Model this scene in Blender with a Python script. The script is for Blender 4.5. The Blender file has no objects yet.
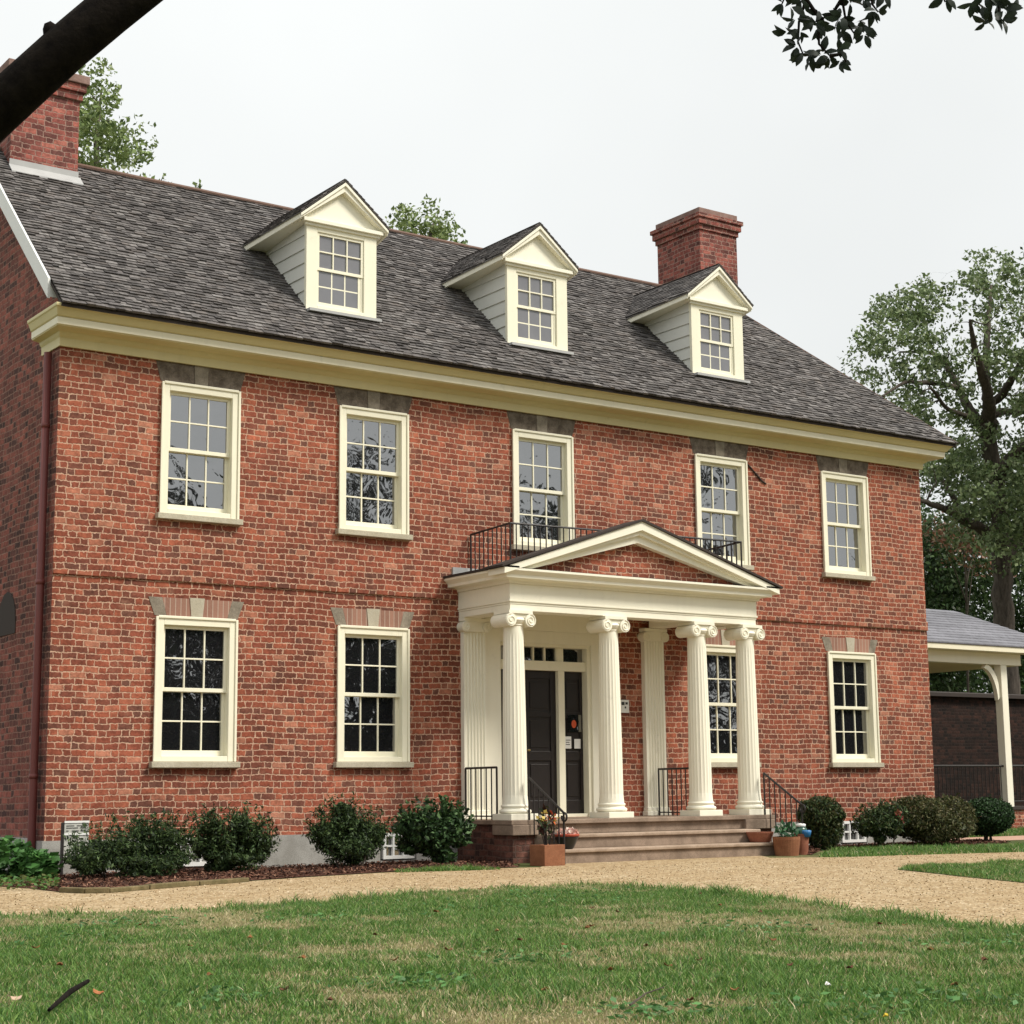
import bpy, math, random
import numpy as np
from mathutils import Vector, Matrix
R = math.radians
random.seed(7)
rng = np.random.default_rng(11)
scn = bpy.context.scene
col = scn.collection

# ------------------------------------------------------------------ camera
F_PX, YAW, PITCH, ROLL = 1717.69, -0.6152, 0.1615, -0.0106
CAM = np.array([-7.5582, -20.6027, 0.95])
_f = np.array([-math.sin(YAW)*math.cos(PITCH), math.cos(YAW)*math.cos(PITCH), math.sin(PITCH)])
_r = np.array([math.cos(YAW), math.sin(YAW), 0.0]); _u = np.cross(_r, _f)
CR = math.cos(ROLL)*_r + math.sin(ROLL)*_u
CU = -math.sin(ROLL)*_r + math.cos(ROLL)*_u
CF = _f
cd = bpy.data.cameras.new('camera'); cam = bpy.data.objects.new('camera', cd); col.objects.link(cam)
cd.sensor_width = 36.0; cd.lens = F_PX/1024*36; cd.clip_start = 0.1; cd.clip_end = 3000
cam.matrix_world = Matrix(((CR[0], CU[0], -CF[0], CAM[0]), (CR[1], CU[1], -CF[1], CAM[1]), (CR[2], CU[2], -CF[2], CAM[2]), (0, 0, 0, 1)))
scn.camera = cam

# ------------------------------------------------------------------ light
SUN_AZ, SUN_EL = R(140), R(48)          # azimuth measured from +y towards +x
SKY_TOP = 1.34
w = bpy.data.worlds.new('World'); scn.world = w; w.use_nodes = True
nt = w.node_tree; nt.nodes.clear()
out = nt.nodes.new('ShaderNodeOutputWorld')
sky = nt.nodes.new('ShaderNodeTexSky'); sky.sky_type = 'NISHITA'; sky.sun_disc = False
sky.sun_elevation = SUN_EL; sky.sun_rotation = SUN_AZ
b1 = nt.nodes.new('ShaderNodeBackground'); b1.inputs[1].default_value = 0.1
nt.links.new(sky.outputs[0], b1.inputs[0])
tc = nt.nodes.new('ShaderNodeTexCoord'); sp = nt.nodes.new('ShaderNodeSeparateXYZ'); nt.links.new(tc.outputs['Generated'], sp.inputs[0])
mx = nt.nodes.new('ShaderNodeMath'); mx.operation = 'MAXIMUM'; nt.links.new(sp.outputs[2], mx.inputs[0]); mx.inputs[1].default_value = 0
ma = nt.nodes.new('ShaderNodeMath'); ma.operation = 'MULTIPLY_ADD'; nt.links.new(mx.outputs[0], ma.inputs[0]); ma.inputs[1].default_value = SKY_TOP*0.22; ma.inputs[2].default_value = SKY_TOP*0.44
nz = nt.nodes.new('ShaderNodeTexNoise'); nz.inputs['Scale'].default_value = 2.2; nz.inputs['Detail'].default_value = 4; nt.links.new(tc.outputs['Generated'], nz.inputs['Vector'])
mr = nt.nodes.new('ShaderNodeMapRange'); nt.links.new(nz.outputs[0], mr.inputs[0]); mr.inputs[1].default_value = .3; mr.inputs[2].default_value = .7; mr.inputs[3].default_value = .93; mr.inputs[4].default_value = 1.06
mm = nt.nodes.new('ShaderNodeMath'); mm.operation = 'MULTIPLY'; nt.links.new(ma.outputs[0], mm.inputs[0]); nt.links.new(mr.outputs[0], mm.inputs[1])
b2 = nt.nodes.new('ShaderNodeBackground'); b2.inputs[0].default_value = (0.98, 1.0, 0.985, 1); nt.links.new(mm.outputs[0], b2.inputs[1])
ms = nt.nodes.new('ShaderNodeMixShader'); ms.inputs[0].default_value = 0.95
nt.links.new(b1.outputs[0], ms.inputs[1]); nt.links.new(b2.outputs[0], ms.inputs[2]); nt.links.new(ms.outputs[0], out.inputs[0])

sl = bpy.data.lights.new('sun', 'SUN'); sl.energy = 3.0; sl.angle = R(16); sl.color = (1.0, 0.94, 0.84)
so = bpy.data.objects.new('sun', sl); col.objects.link(so)
sdir = Vector((math.sin(SUN_AZ)*math.cos(SUN_EL), math.cos(SUN_AZ)*math.cos(SUN_EL), math.sin(SUN_EL)))
so.rotation_euler = sdir.to_track_quat('Z', 'Y').to_euler(); so.location = (0, 0, 30)
scn.view_settings.view_transform = 'Standard'; scn.view_settings.look = 'None'
scn.view_settings.exposure = 0.5; scn.view_settings.gamma = 1.0
scn.cycles.max_bounces = 6

# ------------------------------------------------------------------ helpers
def ray(px, py):
    return CF*F_PX + CR*(px-512) - CU*(py-512)
def on(px, py, x=None, y=None, z=None):
    d = ray(px, py)
    if x is not None: t = (x-CAM[0])/d[0]
    elif y is not None: t = (y-CAM[1])/d[1]
    else: t = (z-CAM[2])/d[2]
    return CAM + t*d
def far(px, py, depth):
    return CAM + ray(px, py)*depth/F_PX
def gnd(pts, z=0.0):
    return [tuple(on(a, b, z=z)[:2]) for a, b in pts]

class MB:
    def __init__(s): s.v = []; s.f = []; s.m = []; s.c = []
    def add(s, vs, fs, mat=0, colr=None):
        n = len(s.v); s.v.extend([tuple(map(float, p)) for p in vs])
        for f in fs: s.f.append(tuple(i+n for i in f)); s.m.append(mat)
        s.c.extend([colr or (1, 1, 1, 1)]*len(vs))
    def box(s, x0, x1, y0, y1, z0, z1, mat=0, colr=None):
        s.add([(x0,y0,z0),(x1,y0,z0),(x1,y1,z0),(x0,y1,z0),(x0,y0,z1),(x1,y0,z1),(x1,y1,z1),(x0,y1,z1)],
              [(0,3,2,1),(4,5,6,7),(0,1,5,4),(1,2,6,5),(2,3,7,6),(3,0,4,7)], mat, colr)
    def quad(s, a, b, c, d, mat=0, colr=None): s.add([a,b,c,d], [(0,1,2,3)], mat, colr)
    def prism(s, poly, axis, a0, a1, mat=0, colr=None):
        # poly of 2-D points; axis 'x': (y,z), 'y': (x,z), 'z': (x,y)
        mk = {'x': lambda p, t: (t, p[0], p[1]), 'y': lambda p, t: (p[0], t, p[1]), 'z': lambda p, t: (p[0], p[1], t)}[axis]
        n = len(poly)
        vs = [mk(p, a0) for p in poly] + [mk(p, a1) for p in poly]
        fs = [tuple(range(n-1, -1, -1)), tuple(range(n, 2*n))] + [(i, (i+1) % n, n+(i+1) % n, n+i) for i in range(n)]
        s.add(vs, fs, mat, colr)
    def tube(s, pts, rad, seg=8, mat=0, colr=None, cap=True):
        pts = [Vector(p) for p in pts]; n = len(pts)
        if not hasattr(rad, '__len__'): rad = [rad]*n
        vs = []; up = None
        for i, p in enumerate(pts):
            t = (pts[min(i+1, n-1)]-pts[max(i-1, 0)]).normalized()
            if up is None: up = t.orthogonal().normalized()
            up = (up - t*up.dot(t)).normalized(); bn = t.cross(up)
            for k in range(seg):
                a = 2*math.pi*k/seg
                vs.append(p + (up*math.cos(a)+bn*math.sin(a))*rad[i])
        fs = [(i*seg+k, i*seg+(k+1) % seg, (i+1)*seg+(k+1) % seg, (i+1)*seg+k) for i in range(n-1) for k in range(seg)]
        if cap: fs += [tuple(range(seg-1, -1, -1)), tuple(range((n-1)*seg, n*seg))]
        s.add(vs, fs, mat, colr)
    def lathe(s, prof, seg=24, c=(0, 0, 0), mat=0, rf=None, colr=None):
        vs = []; fs = []
        for i, (r_, z) in enumerate(prof):
            for k in range(seg):
                a = 2*math.pi*k/seg; rr = r_*(rf(a, z) if rf else 1)
                vs.append((c[0]+rr*math.cos(a), c[1]+rr*math.sin(a), c[2]+z))
        n = len(prof)
        for i in range(n-1):
            for k in range(seg): fs.append((i*seg+k, i*seg+(k+1) % seg, (i+1)*seg+(k+1) % seg, (i+1)*seg+k))
        fs += [tuple(range(seg-1, -1, -1)), tuple(range((n-1)*seg, n*seg))]
        s.add(vs, fs, mat, colr)
    def build(s, name, mats, parent=None, loc=(0, 0, 0), smooth=False, bevel=0, usecol=False):
        me = bpy.data.meshes.new(name); me.from_pydata(s.v, [], s.f)
        if not isinstance(mats, (list, tuple)): mats = [mats]
        for m in mats: me.materials.append(m)
        if len(mats) > 1: me.polygons.foreach_set('material_index', s.m)
        if usecol:
            ca = me.color_attributes.new('Col', 'FLOAT_COLOR', 'POINT'); ca.data.foreach_set('color', np.array(s.c, dtype=np.float32).ravel())
        if smooth: me.polygons.foreach_set('use_smooth', [True]*len(me.polygons))
        me.update()
        o = bpy.data.objects.new(name, me); col.objects.link(o); o.location = loc
        if parent: o.parent = parent
        if bevel:
            b = o.modifiers.new('bevel', 'BEVEL'); b.width = bevel; b.segments = 2; b.limit_method = 'ANGLE'; b.angle_limit = R(40); b.harden_normals = False
        return o

def np_mesh(name, V, Q, colors, mat, parent=None, tri=False, loc=(0, 0, 0)):
    me = bpy.data.meshes.new(name); k = Q.shape[1]
    me.vertices.add(len(V)); me.vertices.foreach_set('co', V.astype(np.float32).ravel())
    me.loops.add(Q.size); me.loops.foreach_set('vertex_index', Q.astype(np.int32).ravel())
    me.polygons.add(len(Q)); me.polygons.foreach_set('loop_start', (np.arange(len(Q))*k).astype(np.int32)); me.polygons.foreach_set('loop_total', np.full(len(Q), k, np.int32))
    me.materials.append(mat); me.update(calc_edges=True)
    ca = me.color_attributes.new('Col', 'FLOAT_COLOR', 'POINT'); ca.data.foreach_set('color', np.hstack([colors, np.ones((len(V), 1))]).astype(np.float32).ravel())
    o = bpy.data.objects.new(name, me); col.objects.link(o); o.location = loc
    if parent: o.parent = parent
    return o

def tag(o, label=None, cat=None, group=None, kind=None):
    if label: o['label'] = label
    if cat: o['category'] = cat
    if group: o['group'] = group
    if kind: o['kind'] = kind
    return o
def empty(name, loc, label, cat, group=None, rz=0):
    o = bpy.data.objects.new(name, None); col.objects.link(o); o.location = loc; o.rotation_euler = (0, 0, rz); o.empty_display_size = .2
    return tag(o, label, cat, group)
def copy_tree(o, parent=None):
    c = o.copy(); col.objects.link(c); c.parent = parent
    for ch in list(o.children): copy_tree(ch, c)
    return c

# ------------------------------------------------------------------ materials
class NT:
    def __init__(s, name):
        s.m = bpy.data.materials.new(name); s.m.use_nodes = True; s.t = s.m.node_tree; s.t.nodes.clear()
        s.out = s.n('ShaderNodeOutputMaterial'); s.p = s.n('ShaderNodeBsdfPrincipled'); s.l(s.p.outputs[0], s.out.inputs[0])
    def n(s, t): return s.t.nodes.new(t)
    def l(s, a, b): s.t.links.new(a, b)
    def put(s, v, i):
        if hasattr(v, 'is_output'): s.l(v, i)
        else: i.default_value = v
    def math(s, op, a, b=0.0, c=0.0, clamp=False):
        n = s.n('ShaderNodeMath'); n.operation = op; n.use_clamp = clamp
        s.put(a, n.inputs[0]); s.put(b, n.inputs[1]); s.put(c, n.inputs[2]); return n.outputs[0]
    def noise(s, scale, detail=3, vec=None, rough=.5, dist=0):
        n = s.n('ShaderNodeTexNoise'); n.inputs['Scale'].default_value = scale; n.inputs['Detail'].default_value = detail; n.inputs['Roughness'].default_value = rough; n.inputs['Distortion'].default_value = dist
        s.l(vec if vec is not None else s.pos(), n.inputs['Vector']); return n.outputs[0]
    def pos(s):
        if not hasattr(s, '_pos'): s._pos = s.n('ShaderNodeNewGeometry')
        return s._pos.outputs['Position']
    def opos(s):
        if not hasattr(s, '_op'): s._op = s.n('ShaderNodeTexCoord')
        return s._op.outputs['Object']
    def scale(s, vec, sc):
        n = s.n('ShaderNodeVectorMath'); n.operation = 'MULTIPLY'; s.l(vec, n.inputs[0]); n.inputs[1].default_value = sc; return n.outputs[0]
    def ramp(s, fac, stops, interp='LINEAR'):
        n = s.n('ShaderNodeValToRGB'); n.color_ramp.interpolation = interp; e = n.color_ramp.elements
        while len(e) < len(stops): e.new(.5)
        for i, (p, c) in enumerate(stops):
            e[i].position = p; e[i].color = (*c, 1) if len(c) == 3 else c
        s.l(fac, n.inputs[0]); return n.outputs[0]
    def mix(s, f, a, b, mode='MIX'):
        n = s.n('ShaderNodeMix'); n.data_type = 'RGBA'; n.blend_type = mode
        s.put(f, n.inputs[0])
        for v, i in ((a, n.inputs[6]), (b, n.inputs[7])): s.put((*v, 1) if isinstance(v, tuple) and len(v) == 3 else v, i)
        return n.outputs[2]
    def rng(s, v, a, b, c, d):
        n = s.n('ShaderNodeMapRange'); s.put(v, n.inputs[0])
        for i, q in enumerate((a, b, c, d)): n.inputs[i+1].default_value = q
        return n.outputs[0]
    def srng(s, v, a, b, c=0, d=1):
        n = s.n('ShaderNodeMapRange'); n.interpolation_type = 'SMOOTHSTEP'; s.put(v, n.inputs[0])
        for i, q in enumerate((a, b, c, d)): n.inputs[i+1].default_value = q
        return n.outputs[0]
    def col(s, v): s.put((*v, 1) if isinstance(v, tuple) and len(v) == 3 else v, s.p.inputs['Base Color'])
    def set(s, rough=.6, spec=.5, metal=0):
        s.put(rough, s.p.inputs['Roughness']); s.p.inputs['Specular IOR Level'].default_value = spec; s.p.inputs['Metallic'].default_value = metal
    def bump(s, h, strength=.3, dist=.01):
        b = s.n('ShaderNodeBump'); b.inputs['Strength'].default_value = strength; b.inputs['Distance'].default_value = dist
        s.l(h, b.inputs['Height']); s.l(b.outputs[0], s.p.inputs['Normal'])
    def attr(s):
        n = s.n('ShaderNodeVertexColor'); n.layer_name = 'Col'; return n.outputs[0]

def paint(name, c, var=.06, rough=.5, streak=True):
    k = NT(name)
    n1 = k.noise(1.3, 4); n2 = k.noise(9, 4, k.scale(k.pos(), (1, 1, .12)))
    a = k.math('MULTIPLY_ADD', n1, var*2, 1-var); b = k.math('MULTIPLY_ADD', n2, var*1.6, 1-var*.8)
    m = k.math('MULTIPLY', a, b)
    cc = k.n('ShaderNodeCombineColor')
    for i in range(3): k.l(k.math('MULTIPLY', m, c[i]), cc.inputs[i])
    dirt = k.math('ADD', k.srng(k.noise(5, 6, rough=.7), .58, .75, 0, .28), k.srng(k.noise(4, 5, k.scale(k.pos(), (2.5, 2.5, .2)), rough=.7), .58, .8, 0, .25))
    k.col(k.mix(dirt, cc.outputs[0], tuple(x*.6 for x in c)))
    k.set(rough, .35); k.bump(k.noise(60, 3), .12, .004); return k.m
def stone(name, c1, c2, scale=3, rough=.85, bump=.5):
    k = NT(name)
    n = k.noise(scale, 6, rough=.65); g = k.noise(70, 3)
    base = k.mix(k.srng(n, .3, .7), c1, c2)
    k.col(k.mix(k.srng(g, .35, .75, 0, .35), base, tuple(x*.45 for x in c1)))
    k.set(rough, .25); k.bump(k.math('ADD', k.math('MULTIPLY', n, .6), g), bump, .008); return k.m
def brick_mat(name, stops, mortar, mortar2, bump=.8):
    k = NT(name)
    geo = k.n('ShaderNodeNewGeometry'); P = geo.outputs['Position']; k._pos = geo
    sx = k.n('ShaderNodeSeparateXYZ'); k.l(P, sx.inputs[0]); sn = k.n('ShaderNodeSeparateXYZ'); k.l(geo.outputs['True Normal'], sn.inputs[0])
    isx = k.math('GREATER_THAN', k.math('ABSOLUTE', sn.outputs[0]), .7)
    u = k.math('ADD', k.math('MULTIPLY', sx.outputs[1], isx), k.math('MULTIPLY', sx.outputs[0], k.math('SUBTRACT', 1, isx)))
    v = sx.outputs[2]
    w1 = k.math('SUBTRACT', k.noise(14, 2), .5); w2 = k.math('SUBTRACT', k.noise(17, 2, k.scale(P, (1.3, 1.1, .9))), .5); w3 = k.math('SUBTRACT', k.noise(.9, 2), .5)
    u = k.math('MULTIPLY_ADD', w1, .050, u); v = k.math('MULTIPLY_ADD', w2, .040, v); v = k.math('MULTIPLY_ADD', w3, .09, v)
    h, S, H = .0800, .205, .105; per = S+H
    row = k.math('FLOOR', k.math('DIVIDE', v, h)); fv = k.math('SUBTRACT', v, k.math('MULTIPLY', row, h))
    wn = k.n('ShaderNodeTexWhiteNoise'); wn.noise_dimensions = '1D'; k.l(row, wn.inputs['W'])
    par = k.math('MODULO', k.math('ADD', row, 1000), 2)
    uu = k.math('ADD', u, k.math('ADD', k.math('MULTIPLY', par, per/2), k.math('MULTIPLY', wn.outputs[0], .07)))
    cell = k.math('FLOOR', k.math('DIVIDE', uu, per)); fu = k.math('SUBTRACT', uu, k.math('MULTIPLY', cell, per))
    isH = k.math('GREATER_THAN', fu, S)
    lu = k.math('SUBTRACT', fu, k.math('MULTIPLY', isH, S)); wid = k.math('SUBTRACT', S, k.math('MULTIPLY', isH, S-H))
    du = k.math('MINIMUM', lu, k.math('SUBTRACT', wid, lu)); dv = k.math('MINIMUM', fv, k.math('SUBTRACT', h, fv)); d = k.math('MINIMUM', du, dv)
    d = k.math('MULTIPLY_ADD', k.math('SUBTRACT', k.noise(38, 4, rough=.65), .5), .022, d)
    mor = k.srng(d, .0045, .0095, 1, 0)
    cv = k.n('ShaderNodeCombineXYZ'); k.l(cell, cv.inputs[0]); k.l(row, cv.inputs[1]); k.l(isH, cv.inputs[2])
    wb = k.n('ShaderNodeTexWhiteNoise'); wb.noise_dimensions = '3D'; k.l(cv.outputs[0], wb.inputs['Vector'])
    rv = k.math('SUBTRACT', wb.outputs[0], k.math('MULTIPLY', isH, .10), clamp=True)
    bc = k.ramp(rv, stops)
    fine = k.rng(k.noise(26, 5, rough=.75), .25, .75, .58, 1.40)
    big = k.math('MULTIPLY', k.rng(k.noise(.45, 6, rough=.7), .32, .68, .66, 1.30), k.rng(k.noise(3, 4, k.scale(P, (1, 1, .13)), rough=.6), .3, .7, .88, 1.12))
    mid = k.rng(k.noise(9, 4, rough=.7), .3, .7, .66, 1.30)
    mul = k.math('MULTIPLY', k.math('MULTIPLY', fine, mid), big)
    cc = k.n('ShaderNodeCombineColor')
    for i in range(3): k.l(mul, cc.inputs[i])
    bc = k.mix(1.0, bc, cc.outputs[0], 'MULTIPLY')
    eff = k.math('MULTIPLY', k.srng(k.noise(2.6, 6, rough=.75), .52, .72, 0, .42), k.srng(k.noise(.35, 3), .38, .62, .25, 1))
    bc = k.mix(eff, bc, mortar2)
    mc = k.mix(k.noise(6, 4), mortar, mortar2)
    k.col(k.mix(k.math('MULTIPLY', mor, k.rng(k.noise(5, 5, rough=.7), .32, .62, .62, 1.0)), bc, mc)); k.set(.88, .2)
    k.bump(k.math('ADD', k.math('MULTIPLY', k.math('SUBTRACT', 1, mor), .7), k.math('MULTIPLY', k.noise(35, 4), .5)), bump, .012)
    return k.m
M = {}
M['brick'] = brick_mat('house_brick', [(0, (.140, .058, .041)), (.10, (.172, .058, .038)), (.3, (.205, .060, .037)), (.6, (.262, .073, .042)), (.85, (.325, .098, .055)), (1, (.39, .165, .105))], (.62, .43, .315), (.45, .265, .18))
M['brick_gable'] = brick_mat('shaded_gable_brick', [(0, (.07, .036, .032)), (.3, (.14, .055, .045)), (.7, (.23, .075, .058)), (1, (.30, .10, .075))], (.33, .20, .15), (.22, .12, .095))  # darker copy of the house brick, the gable's shade put into the colour
M['brick_in_shade'] = brick_mat('shade_toned_brick', [(0, (.009, .006, .005)), (.5, (.019, .010, .008)), (1, (.04, .018, .013))], (.035, .022, .018), (.024, .016, .012))  # shade under the porch roof put into the outbuilding wall colour
M['brick_dark'] = brick_mat('old_brick', [(0, (.05, .028, .024)), (.4, (.10, .045, .034)), (1, (.17, .075, .055))], (.16, .11, .085), (.10, .06, .05))
M['brick_chim'] = brick_mat('chimney_brick', [(0, (.10, .040, .034)), (.4, (.20, .062, .050)), (.8, (.28, .085, .066)), (1, (.33, .12, .09))], (.38, .25, .20), (.28, .17, .14))
M['cream'] = paint('cream_paint', (.82, .79, .66), .05)
M['cornice'] = paint('bounce_tinted_paint', (.63, .56, .31), .06)  # yellow cream, with warm bounce and soffit shade put into the colour
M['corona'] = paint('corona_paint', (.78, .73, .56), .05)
M['trim'] = paint('window_paint', (.81, .775, .615), .04)
M['siding'] = paint('siding_paint', (.66, .66, .61), .06)
M['white'] = paint('white_paint', (.76, .76, .74), .05)
M['stonegrey'] = stone('grey_stone', (.085, .066, .050), (.20, .165, .13), 7, .9, .8)
M['keystone'] = stone('buff_stone', (.40, .36, .27), (.48, .44, .35), 4)
M['sill'] = stone('sill_stone', (.42, .38, .28), (.52, .48, .38), 5)
M['found'] = stone('foundation_render', (.27, .26, .235), (.44, .435, .41), 1.6)
M['step'] = stone('brownstone', (.20, .147, .108), (.33, .248, .188), 4, .8, .35)
M['tread'] = stone('lit_tread_stone', (.30, .22, .16), (.43, .33, .25), 4, .75, .3)  # lighter than the step stone, light on the nosings put into the colour
k = NT('brass_knob'); k.col((.35, .25, .10)); k.set(.35, .5, 1); M['knob'] = k.m
M['terra'] = stone('terracotta', (.22, .085, .042), (.31, .135, .068), 5, .8, .2)
M['terradark'] = stone('dark_terracotta', (.24, .085, .05), (.33, .13, .08), 6, .8, .3)
k = NT('arch_brick'); sx_ = k.n('ShaderNodeSeparateXYZ'); k.l(k.pos(), sx_.inputs[0])
uu_ = k.math('DIVIDE', sx_.outputs[0], .075); id_ = k.math('FLOOR', uu_); fr_ = k.math('SUBTRACT', uu_, id_)
dd_ = k.math('MINIMUM', fr_, k.math('SUBTRACT', 1, fr_)); wn_ = k.n('ShaderNodeTexWhiteNoise'); wn_.noise_dimensions = '1D'; k.l(id_, wn_.inputs['W'])
k.col(k.mix(k.srng(dd_, .05, .1, .9, 0), k.mix(k.noise(30, 4), k.ramp(wn_.outputs[0], [(0, (.20, .10, .08)), (1, (.38, .20, .15))]), (.30, .17, .12)), (.40, .31, .25))); k.set(.9, .2); k.bump(k.noise(40, 4), .4, .006); M['arch'] = k.m
# glass: old dark panes with a slight wave
k = NT('window_glass'); k.col((.012, .012, .014)); k.set(.02, .5); k.p.inputs['IOR'].default_value = 3.4; k.bump(k.noise(3.5, 2, dist=.6), .13, .03); M['glass'] = k.m
k = NT('door_paint'); k.col(k.mix(k.noise(6, 4), (.013, .010, .010), (.022, .017, .016))); k.set(.42, .4); M['door'] = k.m
k = NT('wrought_iron'); k.col((.018, .015, .014)); k.set(.5, .4); M['iron'] = k.m
k = NT('downpipe_paint'); k.col(k.mix(k.noise(3, 4), (.12, .030, .026), (.17, .045, .038))); k.set(.5, .4); M['pipe'] = k.m
k = NT('dark_edge'); k.col((.045, .036, .032)); k.set(.8, .2); M['edge'] = k.m
k = NT('lead_flashing'); k.col(k.mix(k.noise(4, 4), (.30, .30, .30), (.48, .48, .47))); k.set(.6, .3); M['lead'] = k.m
k = NT('roof_shingle'); fine = k.noise(18, 5, k.scale(k.pos(), (1, .3, .3)), rough=.7); big = k.noise(.9, 4)
cc = k.n('ShaderNodeCombineColor'); mlt = k.math('MULTIPLY', k.rng(fine, .25, .75, .62, 1.4), k.rng(big, .3, .7, .85, 1.15))
for i in range(3): k.l(mlt, cc.inputs[i])
k.col(k.mix(1.0, k.attr(), cc.outputs[0], 'MULTIPLY')); k.set(.85, .25); k.bump(fine, .6, .012); M['shingle'] = k.m
k = NT('paper'); k.col((.75, .75, .73)); k.set(.8, .2); M['paper'] = k.m
k = NT('red_sticker'); k.col((.6, .09, .03)); k.set(.5, .4); M['red'] = k.m
k = NT('ink'); k.col((.05, .05, .05)); k.set(.7, .2); M['ink'] = k.m
k = NT('sign_metal'); k.col(k.mix(k.srng(k.noise(7, 4), .35, .65), (.28, .29, .26), (.50, .50, .46))); k.set(.4, .5); M['signmetal'] = k.m
k = NT('ridge_tile'); k.col(k.mix(k.noise(8, 4), (.10, .065, .05), (.18, .11, .085))); k.set(.85, .2); k.bump(k.noise(20, 3), .5, .01); M['ridge'] = k.m
def leafmat(name, rough=.5, trans=.25):
    k = NT(name); c = k.attr(); k.col(c); k.set(rough, .3)
    t = k.n('ShaderNodeBsdfTranslucent'); k.l(c, t.inputs[0]); mxs = k.n('ShaderNodeMixShader'); mxs.inputs[0].default_value = trans
    k.l(k.p.outputs[0], mxs.inputs[1]); k.l(t.outputs[0], mxs.inputs[2]); k.l(mxs.outputs[0], k.out.inputs[0]); return k.m
M['leaf'] = leafmat('leaf'); M['grass'] = leafmat('grass_blade', .5, .3); M['needle'] = leafmat('needle', .6, .12)
k = NT('bark'); n = k.noise(9, 6, k.scale(k.pos(), (1, 1, .25)), rough=.7); k.col(k.ramp(n, [(.3, (.035, .030, .024)), (.7, (.12, .10, .082))])); k.set(.95, .1); k.bump(n, .8, .03); M['bark'] = k.m
k = NT('backlit_dark_bark'); n = k.noise(14, 6, rough=.7); k.col(k.ramp(n, [(.3, (.006, .005, .005)), (.7, (.020, .016, .013))])); k.set(.95, .05); k.bump(n, .7, .02); M['blackbark'] = k.m  # dark bark, the near limb's backlit silhouette put into the colour
M['slate'] = M['shingle']
k = NT('slate_plain'); k.col(k.mix(k.noise(6, 4, k.scale(k.pos(), (.4, 2, 4))), (.16, .16, .175), (.24, .24, .26))); k.set(.7, .3); M['slate_plain'] = k.m
k = NT('leaf_stem'); k.col((.05, .10, .03)); k.set(.6, .3); M['leafstem'] = k.m
k = NT('dark_stem'); k.col((.02, .012, .01)); k.set(.6, .3); M['darkstem'] = k.m
k = NT('black_pot'); k.col((.012, .014, .014)); k.set(.3, .5); M['blackpot'] = k.m
k = NT('red_rim'); k.col((.35, .06, .03)); k.set(.5, .4); M['red2'] = k.m
k = NT('green_glaze'); k.col((.015, .075, .045)); k.set(.25, .5); M['greenglaze'] = k.m
k = NT('blue_glaze'); k.col((.03, .16, .38)); k.set(.25, .5); M['blueglaze'] = k.m
N_GRASS = 430000
# ground
k = NT('lawn_soil'); n = k.noise(.55, 5, rough=.65); n2 = k.noise(30, 4)
c = k.mix(k.srng(n, .42, .62), (.075, .095, .030), (.20, .165, .085)); k.col(k.mix(k.srng(n2, .3, .7), c, (.07, .08, .03))); k.set(.95, .1); k.bump(n2, .6, .02); M['soil'] = k.m
k = NT('gravel'); vo = k.n('ShaderNodeTexVoronoi'); vo.inputs['Scale'].default_value = 42; k.l(k.pos(), vo.inputs['Vector'])
v2 = k.n('ShaderNodeTexVoronoi'); v2.inputs['Scale'].default_value = 16; k.l(k.pos(), v2.inputs['Vector'])
sv = k.n('ShaderNodeSeparateColor'); k.l(vo.outputs['Color'], sv.inputs[0]); s2 = k.n('ShaderNodeSeparateColor'); k.l(v2.outputs['Color'], s2.inputs[0])
peb = k.ramp(k.math('MULTIPLY_ADD', s2.outputs[1], .35, k.math('MULTIPLY', sv.outputs[0], .65)), [(.05, (.16, .105, .058)), (.3, (.33, .235, .13)), (.6, (.44, .33, .195)), (.9, (.60, .50, .35))])
big = k.noise(.6, 5, rough=.6); trk = k.noise(1.1, 4, k.scale(k.pos(), (.35, 1.6, 1)))
c = k.mix(k.srng(big, .35, .68, 0, .45), peb, (.33, .225, .115)); c = k.mix(k.srng(trk, .5, .72, 0, .35), c, (.50, .39, .25))
k.col(c); k.set(.95, .1); k.bump(k.math('ADD', vo.outputs['Distance'], k.math('MULTIPLY', k.noise(8, 4), .6)), .9, .02); M['gravel'] = k.m
k = NT('mulch_soil'); n = k.noise(28, 5, rough=.7); k.col(k.ramp(n, [(.3, (.035, .018, .013)), (.55, (.11, .052, .036)), (.75, (.20, .10, .065))])); k.set(.95, .1); k.bump(n, 1, .03); M['mulch'] = k.m
k = NT('chip'); k.col(k.attr()); k.set(.9, .15); M['chip'] = k.m
M['kerb'] = stone('kerb_stone', (.10, .085, .035), (.20, .155, .08), 6)
M['pathbrick'] = stone('path_brick', (.42, .25, .18), (.52, .34, .25), 5)

# ------------------------------------------------------------------ ground
def flat(name, poly, z, mat, kind='structure', thick=0):
    b = MB(); n = len(poly)
    b.add([(p[0], p[1], z) for p in poly], [tuple(range(n))])
    o = b.build(name, mat); o.data.update()
    if o.data.polygons[0].normal.z < 0: o.data.flip_normals()
    return tag(o, kind=kind)
b = MB(); b.add([(-700, -700, 0), (900, -700, 0), (900, 900, 0), (-700, 900, 0)], [(0, 1, 2, 3)]); tag(b.build('ground', M['soil']), kind='structure')
LAWN_EDGE = [(-400, 930), (-150, 924), (0, 918), (100, 914.5), (200, 910.5), (300, 905), (400, 897), (520, 888), (600, 886.5), (660, 889), (740, 897), (820, 907), (920, 920), (1023, 933), (1200, 960), (1500, 1005)]
BED_EDGE = [(-400, 872), (-150, 881), (0, 887), (30, 889), (58, 892.5), (110, 893), (200, 885), (300, 878), (400, 872), (500, 868.5), (540, 867.5)]
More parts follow.
